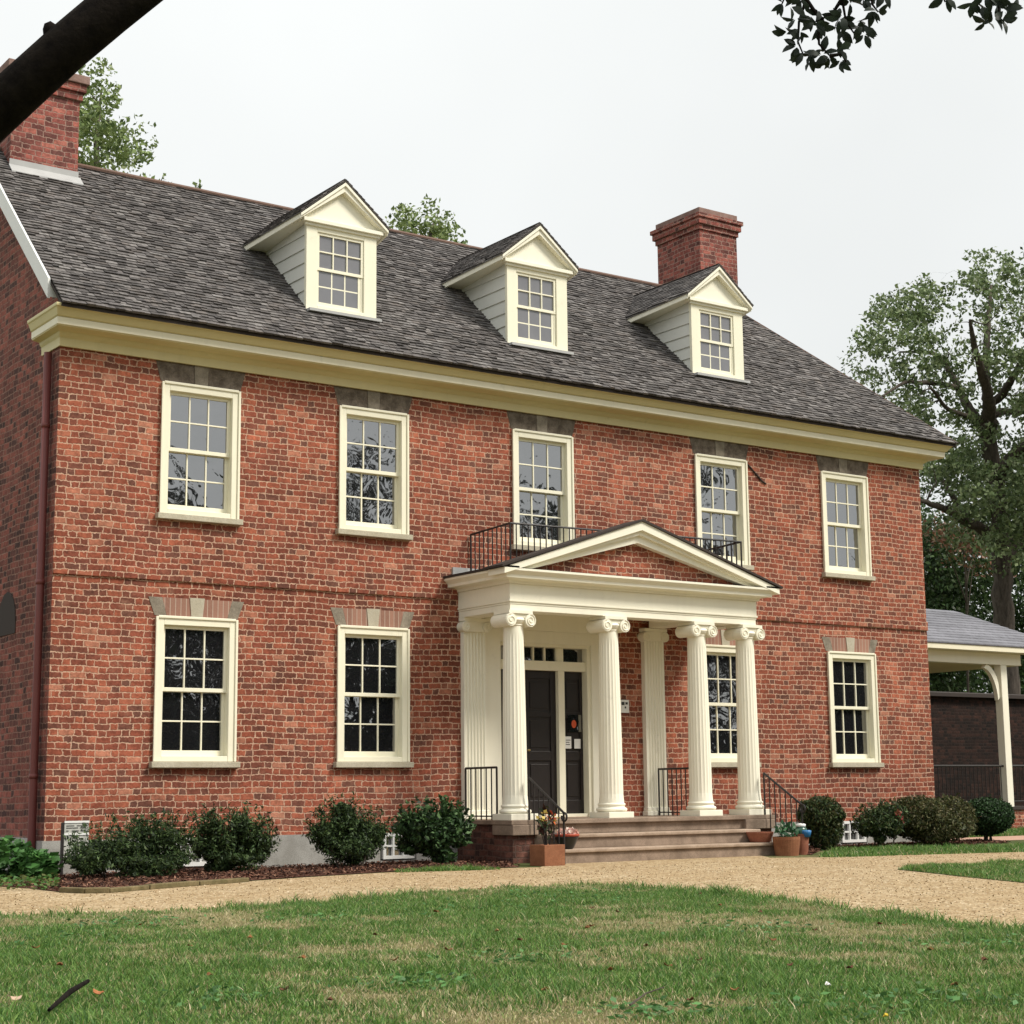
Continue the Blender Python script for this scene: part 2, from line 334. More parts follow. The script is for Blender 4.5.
STRIP = [(770, 858), (830, 857.5), (900, 855.5), (1024, 852), (1200, 846), (1500, 838)]
grav = gnd(LAWN_EDGE) + gnd(list(reversed(STRIP))) + [(10.0, -1.9), (6.2, -1.9)] + gnd(list(reversed(BED_EDGE)))
flat('gravel_path', grav, .004, M['gravel'])
bedL = gnd([(-250, 880), (0, 887), (30, 889), (58, 892), (110, 892.5), (200, 884.5), (300, 877.5), (400, 871.5), (500, 868), (520, 867.5)]) + [(6.0, -1.2), (6.0, .1), (-.0, .1), (-.0, 7), (-9, 7)]
flat('flower_bed', bedL, .008, M['mulch'])
bedR = [(10.7, .1), (10.7, -1.6)] + gnd([(812, 855), (822, 850), (860, 848.5), (900, 847.5), (975, 845), (1010, 843)]) + [(17.2, .1)]
flat('flower_bed', bedR, .008, M['mulch'])
island_px = [(897, 870), (920, 867.8), (960, 865.5), (1024, 862), (1150, 857), (1250, 862), (1200, 880), (1110, 886), (1024, 883.5), (970, 878), (925, 873)]
ISL = gnd(island_px); flat('lawn', ISL, .010, M['soil'])
bpath = gnd([(930, 848), (985, 841.5), (1024, 838.5), (1200, 830), (1200, 836), (1024, 846), (990, 848)])
flat('brick_path', [(17.3, -.2), (17.3, 1.5), (34, 1.5), (34, -.9)], .006, M['pathbrick'])

# ------------------------------------------------------------------ the house
L = 15.98; D_H = 6.06; Z_TOP = 6.595; ROOF_S = .9; EAVE_Y, EAVE_Z = -.47, 7.05; RIDGE_Y, RIDGE_Z = 3.03, 10.20; HIP_X = 13.93
house = empty('brick_house', (0, 0, 0), 'long red brick house with three dormers, two chimneys and a white columned portico', 'house')
def hp(name, b, mats, **kw): return b.build(name, mats, kw.pop('parent', house), **kw)
WX = [1.95, 4.61, 7.57, 11.18, 14.03]
LZ, LH, LW = 1.376, 1.85, 1.134
UZ, UH, UW = 4.569, 1.748, 1.114
FZ = .42   # top of the foundation
holes = [(x-UW/2+.03, x+UW/2-.03, UZ+.02, UZ+UH-.03) for x in WX] + [(x-LW/2+.03, x+LW/2-.03, LZ+.02, LZ+LH-.03) for i, x in enumerate(WX) if i != 2] + [(6.72, 8.45, .57, 3.14)]
def wall_holes(b, x0, x1, z0, z1, holes, y, th):
    xs = sorted({x0, x1, *[h[0] for h in holes], *[h[1] for h in holes]}); zs = sorted({z0, z1, *[h[2] for h in holes], *[h[3] for h in holes]})
    inside = lambda a, c: any(h[0] < a < h[1] and h[2] < c < h[3] for h in holes)
    idx = {}; vs = []
    def V(x, z):
        if (x, z) not in idx: idx[(x, z)] = len(vs); vs.append((x, y, z))
        return idx[(x, z)]
    fs = []
    for i in range(len(xs)-1):
        for j in range(len(zs)-1):
            if not inside((xs[i]+xs[i+1])/2, (zs[j]+zs[j+1])/2): fs.append((V(xs[i], zs[j]), V(xs[i+1], zs[j]), V(xs[i+1], zs[j+1]), V(xs[i], zs[j+1])))
    b.add(vs, fs)
    for (a, c, d, e) in holes:
        b.quad((a, y, d), (a, y+th, d), (a, y+th, e), (a, y, e)); b.quad((c, y, d), (c, y, e), (c, y+th, e), (c, y+th, d))
        b.quad((a, y, e), (a, y+th, e), (c, y+th, e), (c, y, e)); b.quad((a, y, d), (c, y, d), (c, y+th, d), (a, y+th, d))
b = MB(); wall_holes(b, 0, L, FZ, Z_TOP+.25, holes, 0, .3)
b.quad((L, 0, FZ), (L, D_H, FZ), (L, D_H, Z_TOP+.3), (L, 0, Z_TOP+.3)); b.quad((0, D_H, FZ), (L, D_H, FZ), (L, D_H, Z_TOP+.3), (0, D_H, Z_TOP+.3))
hp('wall', b, M['brick'])
b = MB(); roofz = lambda y: EAVE_Z + ROOF_S*(y-EAVE_Y)
g = [(0, FZ), (0, Z_TOP+.3), (0.0, roofz(0)-.06), (RIDGE_Y, RIDGE_Z-.06), (D_H, roofz(0)-.06), (D_H, FZ)]
vx = (1.30, 1.78, 3.22, 3.56)
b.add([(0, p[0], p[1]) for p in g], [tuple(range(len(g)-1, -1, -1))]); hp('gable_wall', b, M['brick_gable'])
b = MB()
pts = [(1.28, 3.2)] + [(1.62+.34*math.cos(a), 3.2+.42*math.sin(a)) for a in np.linspace(math.pi, 0, 9)] + [(1.96, 3.2)]
b.prism(pts[1:-1]+[(1.96, 3.05), (1.28, 3.05)], 'x', -.012, .1); hp('vent_opening', b, M['edge'])
b = MB(); b.box(-.03, 4.72, -.03, .3, 0, FZ); b.box(4.72, 5.30, -.03, .3, 0, .04); b.box(5.30, 13.58, -.03, .3, 0, FZ); b.box(13.58, 14.22, -.03, .3, 0, .04); b.box(14.22, L+.03, -.03, .3, 0, FZ)
b.box(-.05, -.0, .3, D_H, 0, FZ+.03); hp('foundation', b, M['found'])
for xa, xb in ((-.004, 6.0), (10.9, L+.004)):
    b = MB(); b.box(xa, xb, -.028, .0, 3.69, 3.85); hp('belt_course', b, M['brick'], bevel=.006)
# basement windows
def basement_window(x0, x1):
    b = MB(); z0, z1 = .06, FZ-.01
    b.box(x0, x1, -.045, .02, z1-.045, z1); b.box(x0, x1, -.045, .02, z0, z0+.045); b.box(x0, x0+.045, -.044, .02, z0+.045, z1-.045); b.box(x1-.045, x1, -.044, .02, z0+.045, z1-.045)
    for t in (1/3, 2/3): xm = x0+(x1-x0)*t; b.box(xm-.014, xm+.014, -.04, .01, z0+.045, z1-.045)
    zm = (z0+z1)/2; b.box(x0+.045, x1-.045, -.036, .006, zm-.014, zm+.014)
    o = hp('basement_window', b, M['white']); p = MB(); p.box(x0+.02, x1-.02, .02, .06, z0, z1); hp('pane', p, M['glass'], parent=o)
basement_window(4.76, 5.26); basement_window(13.62, 14.18)
b = MB(); x0, x1 = 1.15, 2.35
b.box(x0, x1, -.075, -.035, .34, .39); b.box(x0, x1, -.075, -.035, .06, .11)
for i in range(9): xm = x0+.02+i*(x1-x0-.04)/8; b.box(xm-.014, xm+.014, -.072, -.038, .11, .34)
b.box(x0, x1, -.07, -.04, .21, .24); hp('basement_grille', b, M['white'])

# --- windows
def sash(b, x0, x1, z0, z1, y, st=.045, top=.045, bot=.05, mun=.020, cols=3, rows=2, t=.035):
    b.box(x0, x0+st, y, y+t, z0, z1); b.box(x1-st, x1, y, y+t, z0, z1)
    b.box(x0+st, x1-st, y+.001, y+t, z1-top, z1); b.box(x0+st, x1-st, y+.001, y+t, z0, z0+bot)
    for i in range(1, cols):
        xm = x0+st+(x1-x0-2*st)*i/cols; b.box(xm-mun/2, xm+mun/2, y+.004, y+t-.004, z0+bot, z1-top)
    for j in range(1, rows):
        zm = z0+bot+(z1-top-z0-bot)*j/rows; b.box(x0+st, x1-st, y+.006, y+t-.006, zm-mun/2, zm+mun/2)
def make_window(W, H, lower):
    b = MB(); c = .105; y0, y1 = -.03, .16
    b.box(-W/2, -W/2+c, y0, y1, 0, H); b.box(W/2-c, W/2, y0, y1, 0, H)
    b.box(-W/2+c, W/2-c, y0, y1, H-c, H); b.box(-W/2+c, W/2-c, y0+.005, y1, 0, .07)
    e = .022   # raised outer moulding
    b.box(-W/2-.012, -W/2+e, y0-.018, y0-.001, 0, H); b.box(W/2-e, W/2+.012, y0-.018, y0-.001, 0, H); b.box(-W/2+e, W/2-e, y0-.018, y0-.001, H-e, H+.012)
    o = hp('window', b, M['trim'], bevel=.005)
    xi = W/2-c; zm = .07+(H-c-.07)*.505
    s1 = MB(); sash(s1, -xi, xi, zm-.02, H-c, .035); u_ = hp('sash', s1, M['trim'], parent=o, bevel=.003)
    s2 = MB(); sash(s2, -xi, xi, .07, zm+.02, .085, bot=.075); l_ = hp('sash', s2, M['trim'], parent=o, bevel=.003)
    for (za, zb, yy, tilt) in ((zm, H-c-.02, .055, .004), (.10, zm, .105, -.003)):
        p = MB(); p.add([(-xi+.02, yy, za), (xi-.02, yy+tilt, za), (xi-.02, yy+tilt*.4, zb), (-xi+.02, yy-tilt*.7, zb), (-xi+.02, yy+.012, za), (xi-.02, yy+.012, za), (xi-.02, yy+.012, zb), (-xi+.02, yy+.012, zb)],
              [(0,1,2,3),(7,6,5,4),(0,4,5,1),(1,5,6,2),(2,6,7,3),(3,7,4,0)]); hp('pane', p, M['glass'], parent=o)
    p = MB(); p.box(-W/2-.05, W/2+.05, -.09, .12, -.078, -.003); hp('sill', p, M['sill'], parent=o, bevel=.006)
    p = MB()
    if lower:
        h = .235; z0 = H+.014; a = W/2+.02
        seg = lambda u0, u1, m: p.prism([(u0*a, z0), (u1*a, z0), (u1*(a+.09), z0+h), (u0*(a+.09), z0+h)], 'y', -.006, .1, m)
        seg(-1, -.72, 1); seg(-.717, -.14, 0); seg(.14, .74, 0); seg(.743, 1, 1)
        p.prism([(-.135*a, z0-.003), (.135*a, z0-.003), (.155*(a+.09), z0+h+.012), (-.155*(a+.09), z0+h+.012)], 'y', -.016, .1, 2)
        hp('lintel', p, [M['arch'], M['stonegrey2'], M['keystone']], parent=o)
    else:
        h = .262; z0 = H+.014; a = W/2+.02
        seg = lambda u0, u1, m, yy=-.006: p.prism([(u0*a, z0), (u1*a, z0), (u1*(a+.07), z0+h), (u0*(a+.07), z0+h)], 'y', yy, .1, m)
        seg(-1, -.42, 0); seg(-.417, -.16, 0); seg(-.157, .157, 1, -.014); seg(.16, .5, 0); seg(.503, 1, 0)
        hp('lintel', p, [M['stonegrey'], M['stonegrey2']], parent=o)
    return o
M['stonegrey2'] = stone('lighter_grey_stone', (.17, .145, .11), (.30, .26, .205), 6)
wu = make_window(UW, UH, False); wl = make_window(LW, LH, True)
for i, x in enumerate(WX):
    o = wu if i == 0 else copy_tree(wu, house); o.location = (x, 0, UZ)
for n_, i in enumerate((0, 1, 3, 4)):
    o = wl if n_ == 0 else copy_tree(wl, house); o.location = (WX[i], 0, LZ)

# --- cornice: profile (outward offset, z) swept round the corners
prof = [(.012, Z_TOP), (.05, Z_TOP), (.06, 6.70), (.10, 6.73), (.12, 6.765), (.31, 6.785), (.315, 6.80)]
cor = [(.33, 6.80), (.335, 6.885), (.33, 6.89)]
crown = [(.33, 6.892), (.36, 6.905), (.40, 6.955), (.425, 6.985), (.455, 7.0), (.46, 7.02), (.46, 7.035), (.0, 7.035)]
def sweep(b, prof, kL=.5):
    rows = []
    for (o_, z) in prof:
        rows.append([(-o_*kL, .60, z), (-o_*kL, -o_, z), (L+o_, -o_, z), (L+o_, D_H, z)])
    n = len(rows); vs = [p for r_ in rows for p in r_]
    b.add(vs, [(i*4+j, i*4+j+1, (i+1)*4+j+1, (i+1)*4+j) for i in range(n-1) for j in range(3)])
    b.add([r_[0] for r_ in rows] + [(0, .60, rows[-1][0][2]), (0, .60, rows[0][0][2])], [tuple(range(n+1, -1, -1))])
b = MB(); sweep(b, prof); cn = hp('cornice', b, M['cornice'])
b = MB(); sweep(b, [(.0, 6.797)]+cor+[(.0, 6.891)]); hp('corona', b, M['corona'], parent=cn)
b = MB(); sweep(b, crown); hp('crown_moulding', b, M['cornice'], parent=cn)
# --- roof
Vs = np.array([0, 1, ROOF_S])/math.hypot(1, ROOF_S); Ns = np.array([0, -ROOF_S, 1])/math.hypot(1, ROOF_S); SL = (RIDGE_Y-EAVE_Y)*math.hypot(1, ROOF_S)
def shingles(b, O, U, V, N, vlen, urange, e=.088, wr=(.07, .18), th=(.009, .026), pal=None, first_thick=True):
    O, U, V, N = map(np.array, (O, U, V, N))
    k = 0; v = 0.0
    while v < vlen-.02:
        u0, u1 = urange(v); u = u0-random.random()*.05 if False else u0
        while u < u1-.02:
            wd = min(random.uniform(*wr), u1-u); ln = min(e*1.9, vlen-v+.03); t = random.uniform(*th); dv = random.uniform(-.014, .014) if v > 0 else random.uniform(-.012, .004)
            sk = random.uniform(-.006, .006)
            c = random.choice(pal); f = random.uniform(.70, 1.08); cc = (c[0]*f, c[1]*f, c[2]*f, 1)
            a = u+.0015; d = u+wd-.0015
            up1 = .004 + t; P = lambda uu, vv, h: O+U*uu+V*vv+N*h
            b.add([P(a, v+dv, up1-t), P(d, v+dv+sk, up1-t), P(a, v+dv, up1+.012), P(d, v+dv+sk, up1+.012), P(a, v+ln, .004), P(d, v+ln, .004)],
                  [(0, 1, 3, 2), (2, 3, 5, 4), (0, 2, 4), (1, 5, 3)], 0, cc)
            u += wd
        v += e*random.uniform(.93, 1.07); k += 1
PAL = [(.112, .102, .099), (.135, .123, .119), (.155, .143, .137), (.088, .080, .077), (.122, .108, .101), (.178, .166, .160), (.104, .096, .094), (.072, .065, .063)]
RX0 = -.17; RX1 = 16.47
b = MB(); ur = lambda v: (RX0, RX1-(RX1-HIP_X)*v/SL)
shingles(b, (0, EAVE_Y-.03, EAVE_Z-.02), (1, 0, 0), Vs, Ns, SL, ur, pal=PAL); roof = hp('roof', b, M['shingle'], usecol=True)
b = MB(); zE = EAVE_Z-.015
bk = 2*RIDGE_Y-EAVE_Y
vs = [(RX0, EAVE_Y, zE), (RX1, EAVE_Y, zE), (HIP_X, RIDGE_Y, RIDGE_Z-.015), (RX0, RIDGE_Y, RIDGE_Z-.015), (RX1, bk, zE), (RX0, bk, zE)]
vs += [(p[0], p[1], p[2]-.05) for p in vs]
b.add(vs, [(0,1,2,3), (3,2,4,5), (1,4,2), (6,9,8,7), (9,11,10,8), (7,8,10), (0,6,7,1), (1,7,10,4), (4,10,11,5), (0,3,9,6), (3,5,11,9)]); hp('roof_deck', b, M['edge'], parent=roof)
b = MB()
b.tube([(RX0, RIDGE_Y, RIDGE_Z+.01), (4, RIDGE_Y, RIDGE_Z+.0), (9, RIDGE_Y, RIDGE_Z-.01), (HIP_X, RIDGE_Y, RIDGE_Z+.01)], .055, 6); b.tube([(HIP_X, RIDGE_Y, RIDGE_Z+.01), (RX1, EAVE_Y, EAVE_Z+.0)], .035, 6)
hp('ridge_cap', b, M['ridge'], parent=roof)
b = MB()   # rake boards at the left gable end
def rk(y0, z0, y1, z1): b.prism([(y0, z0-.22), (y1, z1-.22), (y1, z1-.06), (y0, z0-.06)], 'x', -.17, -.004); b.prism([(y0, z0-.24), (y1, z1-.24), (y1, z1+.025), (y0, z0+.025)], 'x', -.205, -.172)
rk(-.05, roofz(-.05), RIDGE_Y, RIDGE_Z); rk(bk+.4, EAVE_Z-.3, RIDGE_Y+.001, RIDGE_Z); hp('rake_board', b, M['white'])
# --- chimneys
def chimney(x0, x1, y0, y1, z0, z1, bands, flashing):
    b = MB(); b.box(x0, x1, y0, y1, z0, z1); o = hp('chimney', b, M['brick_chim'])
    b = MB(); z = z1
    for (g_, h) in bands[:-1]: b.box(x0-g_, x1+g_, y0-g_, y1+g_, z+.001, z+h); z += h
    hp('corbel', b, M['brick_chim'], parent=o, bevel=.006)
    g_, h = bands[-1]; b = MB(); b.box(x0-g_, x1+g_, y0-g_, y1+g_, z+.001, z+h); hp('cap', b, M['capstone'], parent=o, bevel=.01)
    for i in range(2):
        b = MB(); xm = x0+(x1-x0)*(.3+.4*i); b.box(xm-.12, xm+.12, (y0+y1)/2-.12, (y0+y1)/2+.12, z+h, z+h+.02); hp('flue', b, M['edge'], parent=o)
    if flashing:
        b = MB(); f = .012; zf = roofz(y0)
        b.prism([(y0-f, zf-.1), (y0-f, zf+.14), (y0, zf+.14), (y0, zf-.1)], 'x', x0-f, x1+f)
        b.prism([(y0-.16, roofz(y0-.16)+.03), (y0-.16, roofz(y0-.16)+.055), (y0-f, zf+.055), (y0-f, zf+.02)], 'x', x0-.02, x1+.04)
        hp('flashing', b, M['lead'], parent=o)
M['capstone'] = stone('chimney_cap', (.20, .12, .10), (.30, .20, .17), 5)
chimney(.13, 1.13, 2.6, 3.75, 8.6, 11.04, [(.035, .12), (.075, .12), (.11, .13)], True)
chimney(13.24, 14.17, 2.63, 3.86, 8.6, 11.34, [(.03, .10), (.07, .12), (.10, .08), (.02, .13)], False)
# --- dormers
def dormer(cx, yf):
    W = 1.125; x0, x1 = cx-W/2, cx+W/2; zb = roofz(yf)-.12; ze = 8.975; zap = 9.70; ov = .16; yo = yf-.09
    b = MB()   # front face behind the casing
    b.box(x0+.03, x1-.03, yf+.02, yf+.06, zb, ze+.06)
    o = hp('dormer', b, M['cream'])
    ytop = (ze+.10-EAVE_Z)/ROOF_S+EAVE_Y
    for (xs_, s_) in ((x0, -1), (x1, 1)):
        c = MB(); nb = 7; hB = (ze+.06-zb)/nb
        for i in range(nb):
            za = zb+i*hB; zc = za+hB
            c.prism([(xs_-s_*.03, za), (xs_+s_*.012, za), (xs_-s_*.008, zc), (xs_-s_*.03, zc)], 'y', yf+.03, ytop+.35)
        hp('cheek', c, M['siding'], parent=o)
    c = MB()
    cw = .165; zs = roofz(yf)+.03
    c.box(x0-.015, x0+cw, yf-.03, yf+.03, zs-.05, ze+.02); c.box(x1-cw-.03, x1+.015, yf-.03, yf+.03, zs-.05, ze+.02)
    c.box(x0+cw, x1-cw-.03, yf-.03, yf+.03, ze-.09, ze+.02); c.box(x0+cw, x1-cw-.03, yf-.032, yf+.03, zs-.05, zs+.055)
    hp('window_casing', c, M['trim'], parent=o, bevel=.005)
    xi0, xi1 = x0+cw, x1-cw-.03; z0 = zs+.055; z1 = ze-.09; zm = z0+(z1-z0)*.5
    c = MB(); sash(c, xi0, xi1, zm-.02, z1, yf-.012, st=.04, top=.04, bot=.045); hp('sash', c, M['trim'], parent=o, bevel=.003)
    c = MB(); sash(c, xi0, xi1-.04, z0, zm+.02, yf+.006, st=.04, top=.04, bot=.06, t=.02); c.box(xi1-.04, xi1, yf+.0, yf+.02, z0, zm-.02); hp('sash', c, M['trim'], parent=o)
    c = MB(); c.box(xi0+.01, xi1-.01, yf+.0135, yf+.0185, z0, z1); hp('pane', c, M['glass_grey'], parent=o)
    c = MB(); c.box(x0-.02, x1+.03, yf-.16, yf+.02, zs-.075, zs-.035); hp('flashing', c, M['lead'], parent=o)
    # pediment: tympanum, horizontal ledge and raking mouldings
    c = MB(); c.prism([(x0-.13, ze+.02), (x1+.13, ze+.02), (x1+.13, ze+.07), (cx, zap-.05), (x0-.13, ze+.07)], 'y', yf-.02, yf+.03); hp('tympanum', c, M['cream'], parent=o)
    c = MB(); c.box(x0-.09, x1+.09, yf-.10, yf-.021, ze+.02, ze+.075); c.box(x0-.05, x1+.05, yf-.06, yf-.0205, ze-.02, ze+.02)
    sl = (zap-(ze+.13))/(W/2+ov); hh = .17
    for s_ in (-1, 1):
        xe = cx+s_*(W/2+ov); zt = ze+.13
        P = [(xe, zt-.055), (cx, zap-.055-.0), (cx, zap-hh), (xe-s_*.0, zt-.10)]
        c.prism(P, 'y', yo-.02, yf-.021)
        c.prism([(xe, zt-.03), (cx, zap-.03), (cx, zap-.085), (xe, zt-.075)], 'y', yo-.045, yo-.0205)
        # eave boards running back and down into the valley with the main roof
        ex_ = s_*.20; dz_ = .20*(zap-zt)/(W/2+ov); yc = (zt-dz_-EAVE_Z)/ROOF_S+EAVE_Y+.06; t_ = s_*.035
        def hexa(xa, xb, ya, yb_, xa2, xb2, zl, zh, dzz):
            c.add([(xa, ya, zl), (xb, ya, zl), (xb2, yb_, zl-dzz), (xa2, yb_, zl-dzz), (xa, ya, zh), (xb, ya, zh), (xb2, yb_, zh-dzz), (xa2, yb_, zh-dzz)], [(0,3,2,1),(4,5,6,7),(0,1,5,4),(1,2,6,5),(2,3,7,6),(3,0,4,7)])
        hexa(xe, xe-t_, yo, yc, xe+ex_, xe+ex_-t_, zt-.10, zt-.014, dz_)
        hexa(xe-t_*1.03, cx+s_*W/2, yf-.0195, yc, xe+ex_-t_*1.03, cx+s_*W/2, zt-.105, zt-.085, dz_*.8)
    hp('pediment', c, M['cream'], parent=o, bevel=.004)
    c = MB()
    for s_ in (-1, 1):
        xe = cx+s_*(W/2+ov+.012); zt = ze+.13-.012; Vd = np.array([cx-xe, 0, zap-zt]); ln = np.linalg.norm(Vd); Vd /= ln; Nd = np.array([-Vd[2]*(1 if s_ > 0 else -1)*-1, 0, abs(Vd[0])]); Nd = np.array([s_*Vd[2], 0, abs(Vd[0])])
        vc = .20/abs(Vd[0]); dz_ = Vd[2]*vc; uC = (zt-dz_-EAVE_Z)/ROOF_S+EAVE_Y-(yo-.052)
        yfun = lambda v: (max(0, uC*(vc-v)/vc), max(uC*(vc-v)/vc, (zt+Vd[2]*(v-vc)-EAVE_Z)/ROOF_S+EAVE_Y-(yo-.052)+.10))
        shingles(c, (xe-Vd[0]*vc, yo-.052, zt-dz_), (0, 1, 0), Vd, Nd, ln+vc, yfun, e=.09, th=(.006, .013), pal=PAL)
        yC = (zt-dz_-EAVE_Z)/ROOF_S+EAVE_Y; P3 = [(xe, yo-.05, zt-.002), (xe, (zt-EAVE_Z)/ROOF_S+EAVE_Y+.1, zt-.002), (xe-Vd[0]*vc, yC+.08, zt-dz_-.002)]
        c.add(P3+[(p[0], p[1], p[2]-.010) for p in P3], [(0,1,2), (5,4,3), (0,2,5,3), (1,0,3,4), (2,1,4,5)], 0, (.12, .11, .10, 1))
        yb0 = (zt-EAVE_Z)/ROOF_S+EAVE_Y+.1; yb1 = (zap-EAVE_Z)/ROOF_S+EAVE_Y+.1
        q = [(xe, yo-.05, zt-.002), (xe, yb0, zt-.002), (cx, yb1, zap-.002), (cx, yo-.05, zap-.002)]
        c.add(q + [(p[0], p[1], p[2]-.010) for p in q], [(0,1,2,3), (7,6,5,4), (0,3,7,4), (0,4,5,1)], 0, (.12, .11, .10, 1))
    hp('dormer_roof', c, M['shingle'], parent=o, usecol=True)
k = NT('dormer_glass'); k.col(k.mix(k.noise(3, 3), (.13, .13, .145), (.20, .20, .215))); k.set(.05, .5); k.p.inputs['IOR'].default_value = 1.7; M['glass_grey'] = k.m  # grey of the reflected sky put into the pane colour
for cx, yf in ((4.22, .27), (7.70, .27), (11.48, .32)): dormer(cx, yf)
# --- downpipe, cable
b = MB(); b.tube([(-.075, .22, 6.55), (-.075, .22, 3), (-.075, .22, .45), (-.085, .20, .06)], .05, 10)
for z in (1.2, 3.6, 5.6): b.tube([(-.075, .22, z-.03), (-.075, .22, z+.03)], .058, 10)
hp('downpipe', b, M['pipe'], smooth=True)
b = MB(); b.tube([tuple(on(px, py, y=-.012)) for px, py in ((745, 462), (750, 467), (757, 475), (762, 481), (766, 484))], .014, 6); hp('cable', b, M['edge'])
# ------------------------------------------------------------------ portico (parts of the house)
COLX = [6.19, 7.87, 9.555, 10.53]; CY = -1.15; ZF = .57; ZC = 3.43
def volute(b, cx, cz, y0, y1, r_, sgn):
    n = 18
    pts = [(cx+r_*math.cos(2*math.pi*k/n), cz+r_*math.sin(2*math.pi*k/n)) for k in range(n)]
    b.prism(pts, 'y', y0, y1)
    for yy in (y0-.004, ):
        sp_ = []
        for t in np.linspace(0, 1, 30):
            a = math.pi/2 - sgn*t*3.5*math.pi; rr = r_*(.92-.75*t); sp_.append((cx+rr*math.cos(a), yy, cz+rr*math.sin(a)))
        b.tube(sp_, .008, 5)
def make_column():
    b = MB(); h0 = .0
    H = ZC-ZF
    nf = 20; seg = nf*6
    rf = lambda a, z: 1-.045*max(0, math.sin(((a*nf/(2*math.pi)) % 1)*math.pi))**.7 * min(1, max(0, (z-.30)/.05))*min(1, max(0, (H-.30-z)/.05))
    prof = []
    for t in np.linspace(0, 1, 22):
        z = .215+(H-.215-.18)*t; r_ = .170-(.170-.137)*t**1.6; prof.append((r_, z))
    prof = [(.182, .205), (.18, .216)] + [(r_, z) for r_, z in prof[1:]]
    b.lathe(prof, seg, rf=rf)
    o = hp('column', b, M['cream'], smooth=False)
    c = MB(); c.box(-.225, .225, -.225, .225, 0, .085); hp('plinth', c, M['cream'], parent=o, bevel=.006)
    c = MB(); c.lathe([(.19, .086), (.215, .095), (.224, .115), (.218, .135), (.196, .145), (.186, .155), (.184, .165), (.192, .172), (.200, .185), (.196, .20), (.182, .207)], 32); hp('base', c, M['cream'], parent=o, smooth=True)
    c = MB(); zt = H
    c.box(-.20, .20, -.19, .19, zt-.045, zt-.002)
    c.box(-.17, .17, -.165, .165, zt-.10, zt-.0455)
    for s_ in (-1, 1): volute(c, s_*.165, zt-.135, -.19, .19, .090, s_)
    c.lathe([(.138, zt-.215), (.15, zt-.20), (.145, zt-.19), (.165, zt-.165), (.185, zt-.13), (.17, zt-.10)], 28)
    hp('capital', c, M['cream'], parent=o)
    return o
cl = make_column()
for i, x in enumerate(COLX):
    o = cl if i == 0 else copy_tree(cl, house); o.location = (x, CY, ZF)
def make_pilaster():
    W = .39; H = ZC-ZF; b = MB(); n = 6; y0 = -.085
    poly = [(-W/2, 0), (-W/2, y0)]
    for i in range(n):
        a = -W/2+.03+i*(W-.06)/n; wd = (W-.06)/n
        for t in (.12, .3, .5, .7, .88): poly.append((a+wd*t, y0+.02*math.sin((t-.12)/.76*math.pi)))
    poly += [(W/2, y0), (W/2, 0)]
    b.prism(poly, 'z', .12, H-.2); o = hp('pilaster', b, M['cream'])
    c = MB(); c.box(-W/2-.04, W/2+.04, -.13, 0, 0, .07); c.box(-W/2-.02, W/2+.02, -.11, 0, .07, .125); hp('base', c, M['cream'], parent=o, bevel=.008)
    c = MB(); c.box(-W/2-.03, W/2+.03, -.14, 0, H-.05, H-.002); c.box(-W/2+.0, W/2-.0, -.12, 0, H-.2, H-.0505)
    for s_ in (-1, 1): volute(c, s_*(W/2-.01), H-.13, -.145, -.0, .075, s_)
    hp('capital', c, M['cream'], parent=o); return o
pl = make_pilaster(); pl.location = (6.265, 0, ZF); p2 = copy_tree(pl, house); p2.location = (9.615, 0, ZF)
EX0, EX1, EY = 6.03, 10.66, -1.30
b = MB()
def ring(x0, x1, y0, z0, z1, th=.30):     # front beam and both side beams
    b.box(x0, x1, y0, y0+th, z0, z1); b.box(x0, x0+th, y0+th, -.001, z0, z1); b.box(x1-th, x1, y0+th, -.001, z0, z1)
ring(EX0+.012, EX1-.012, EY+.012, ZC, ZC+.085); ring(EX0+.004, EX1-.004, EY+.004, ZC+.086, ZC+.115, .29); ring(EX0-.012, EX1+.012, EY-.012, ZC+.116, ZC+.145)
ring(EX0, EX1, EY, ZC+.146, 3.80, .29)
ent = hp('entablature', b, M['cream'], bevel=.004)
b = MB(); b.box(EX0+.29, EX1-.29, EY+.285, -.002, ZC+.16, ZC+.20)
b.box(9.47, 9.77, EY+.30, -.15, ZC+.002, ZC+.158); hp('ceiling', b, M['cream'], parent=ent)
# cornice of the portico: front and sides
b = MB(); pp = [(.0, 3.80), (.03, 3.80), (.04, 3.835), (.07, 3.85), (.17, 3.86), (.175, 3.90), (.20, 3.925), (.235, 3.955), (.235, 3.985), (.0, 3.985)]
rows = [[(EX0-o_, -.002, z), (EX0-o_, EY-o_, z), (EX1+o_, EY-o_, z), (EX1+o_, -.002, z)] for o_, z in pp]
n = len(rows); b.add([p for r_ in rows for p in r_], [(i*4+j, i*4+j+1, (i+1)*4+j+1, (i+1)*4+j) for i in range(n-1) for j in range(3)]); hp('cornice_moulding', b, M['cream'], parent=ent)
b = MB(); b.box(EX0-.25, EX1+.25, EY-.02, -.002, 3.986, 4.02); b.box(EX0-.26, EX0-.0, EY-.24, EY-.021, 3.986, 4.012); b.box(EX1+.0, EX1+.26, EY-.24, EY-.021, 3.986, 4.012); hp('portico_deck', b, M['edge'])
b = MB(); b.box(EX0-.1, EX1+.1, -.03, -.001, 4.022, 4.16); hp('flashing', b, M['lead'])
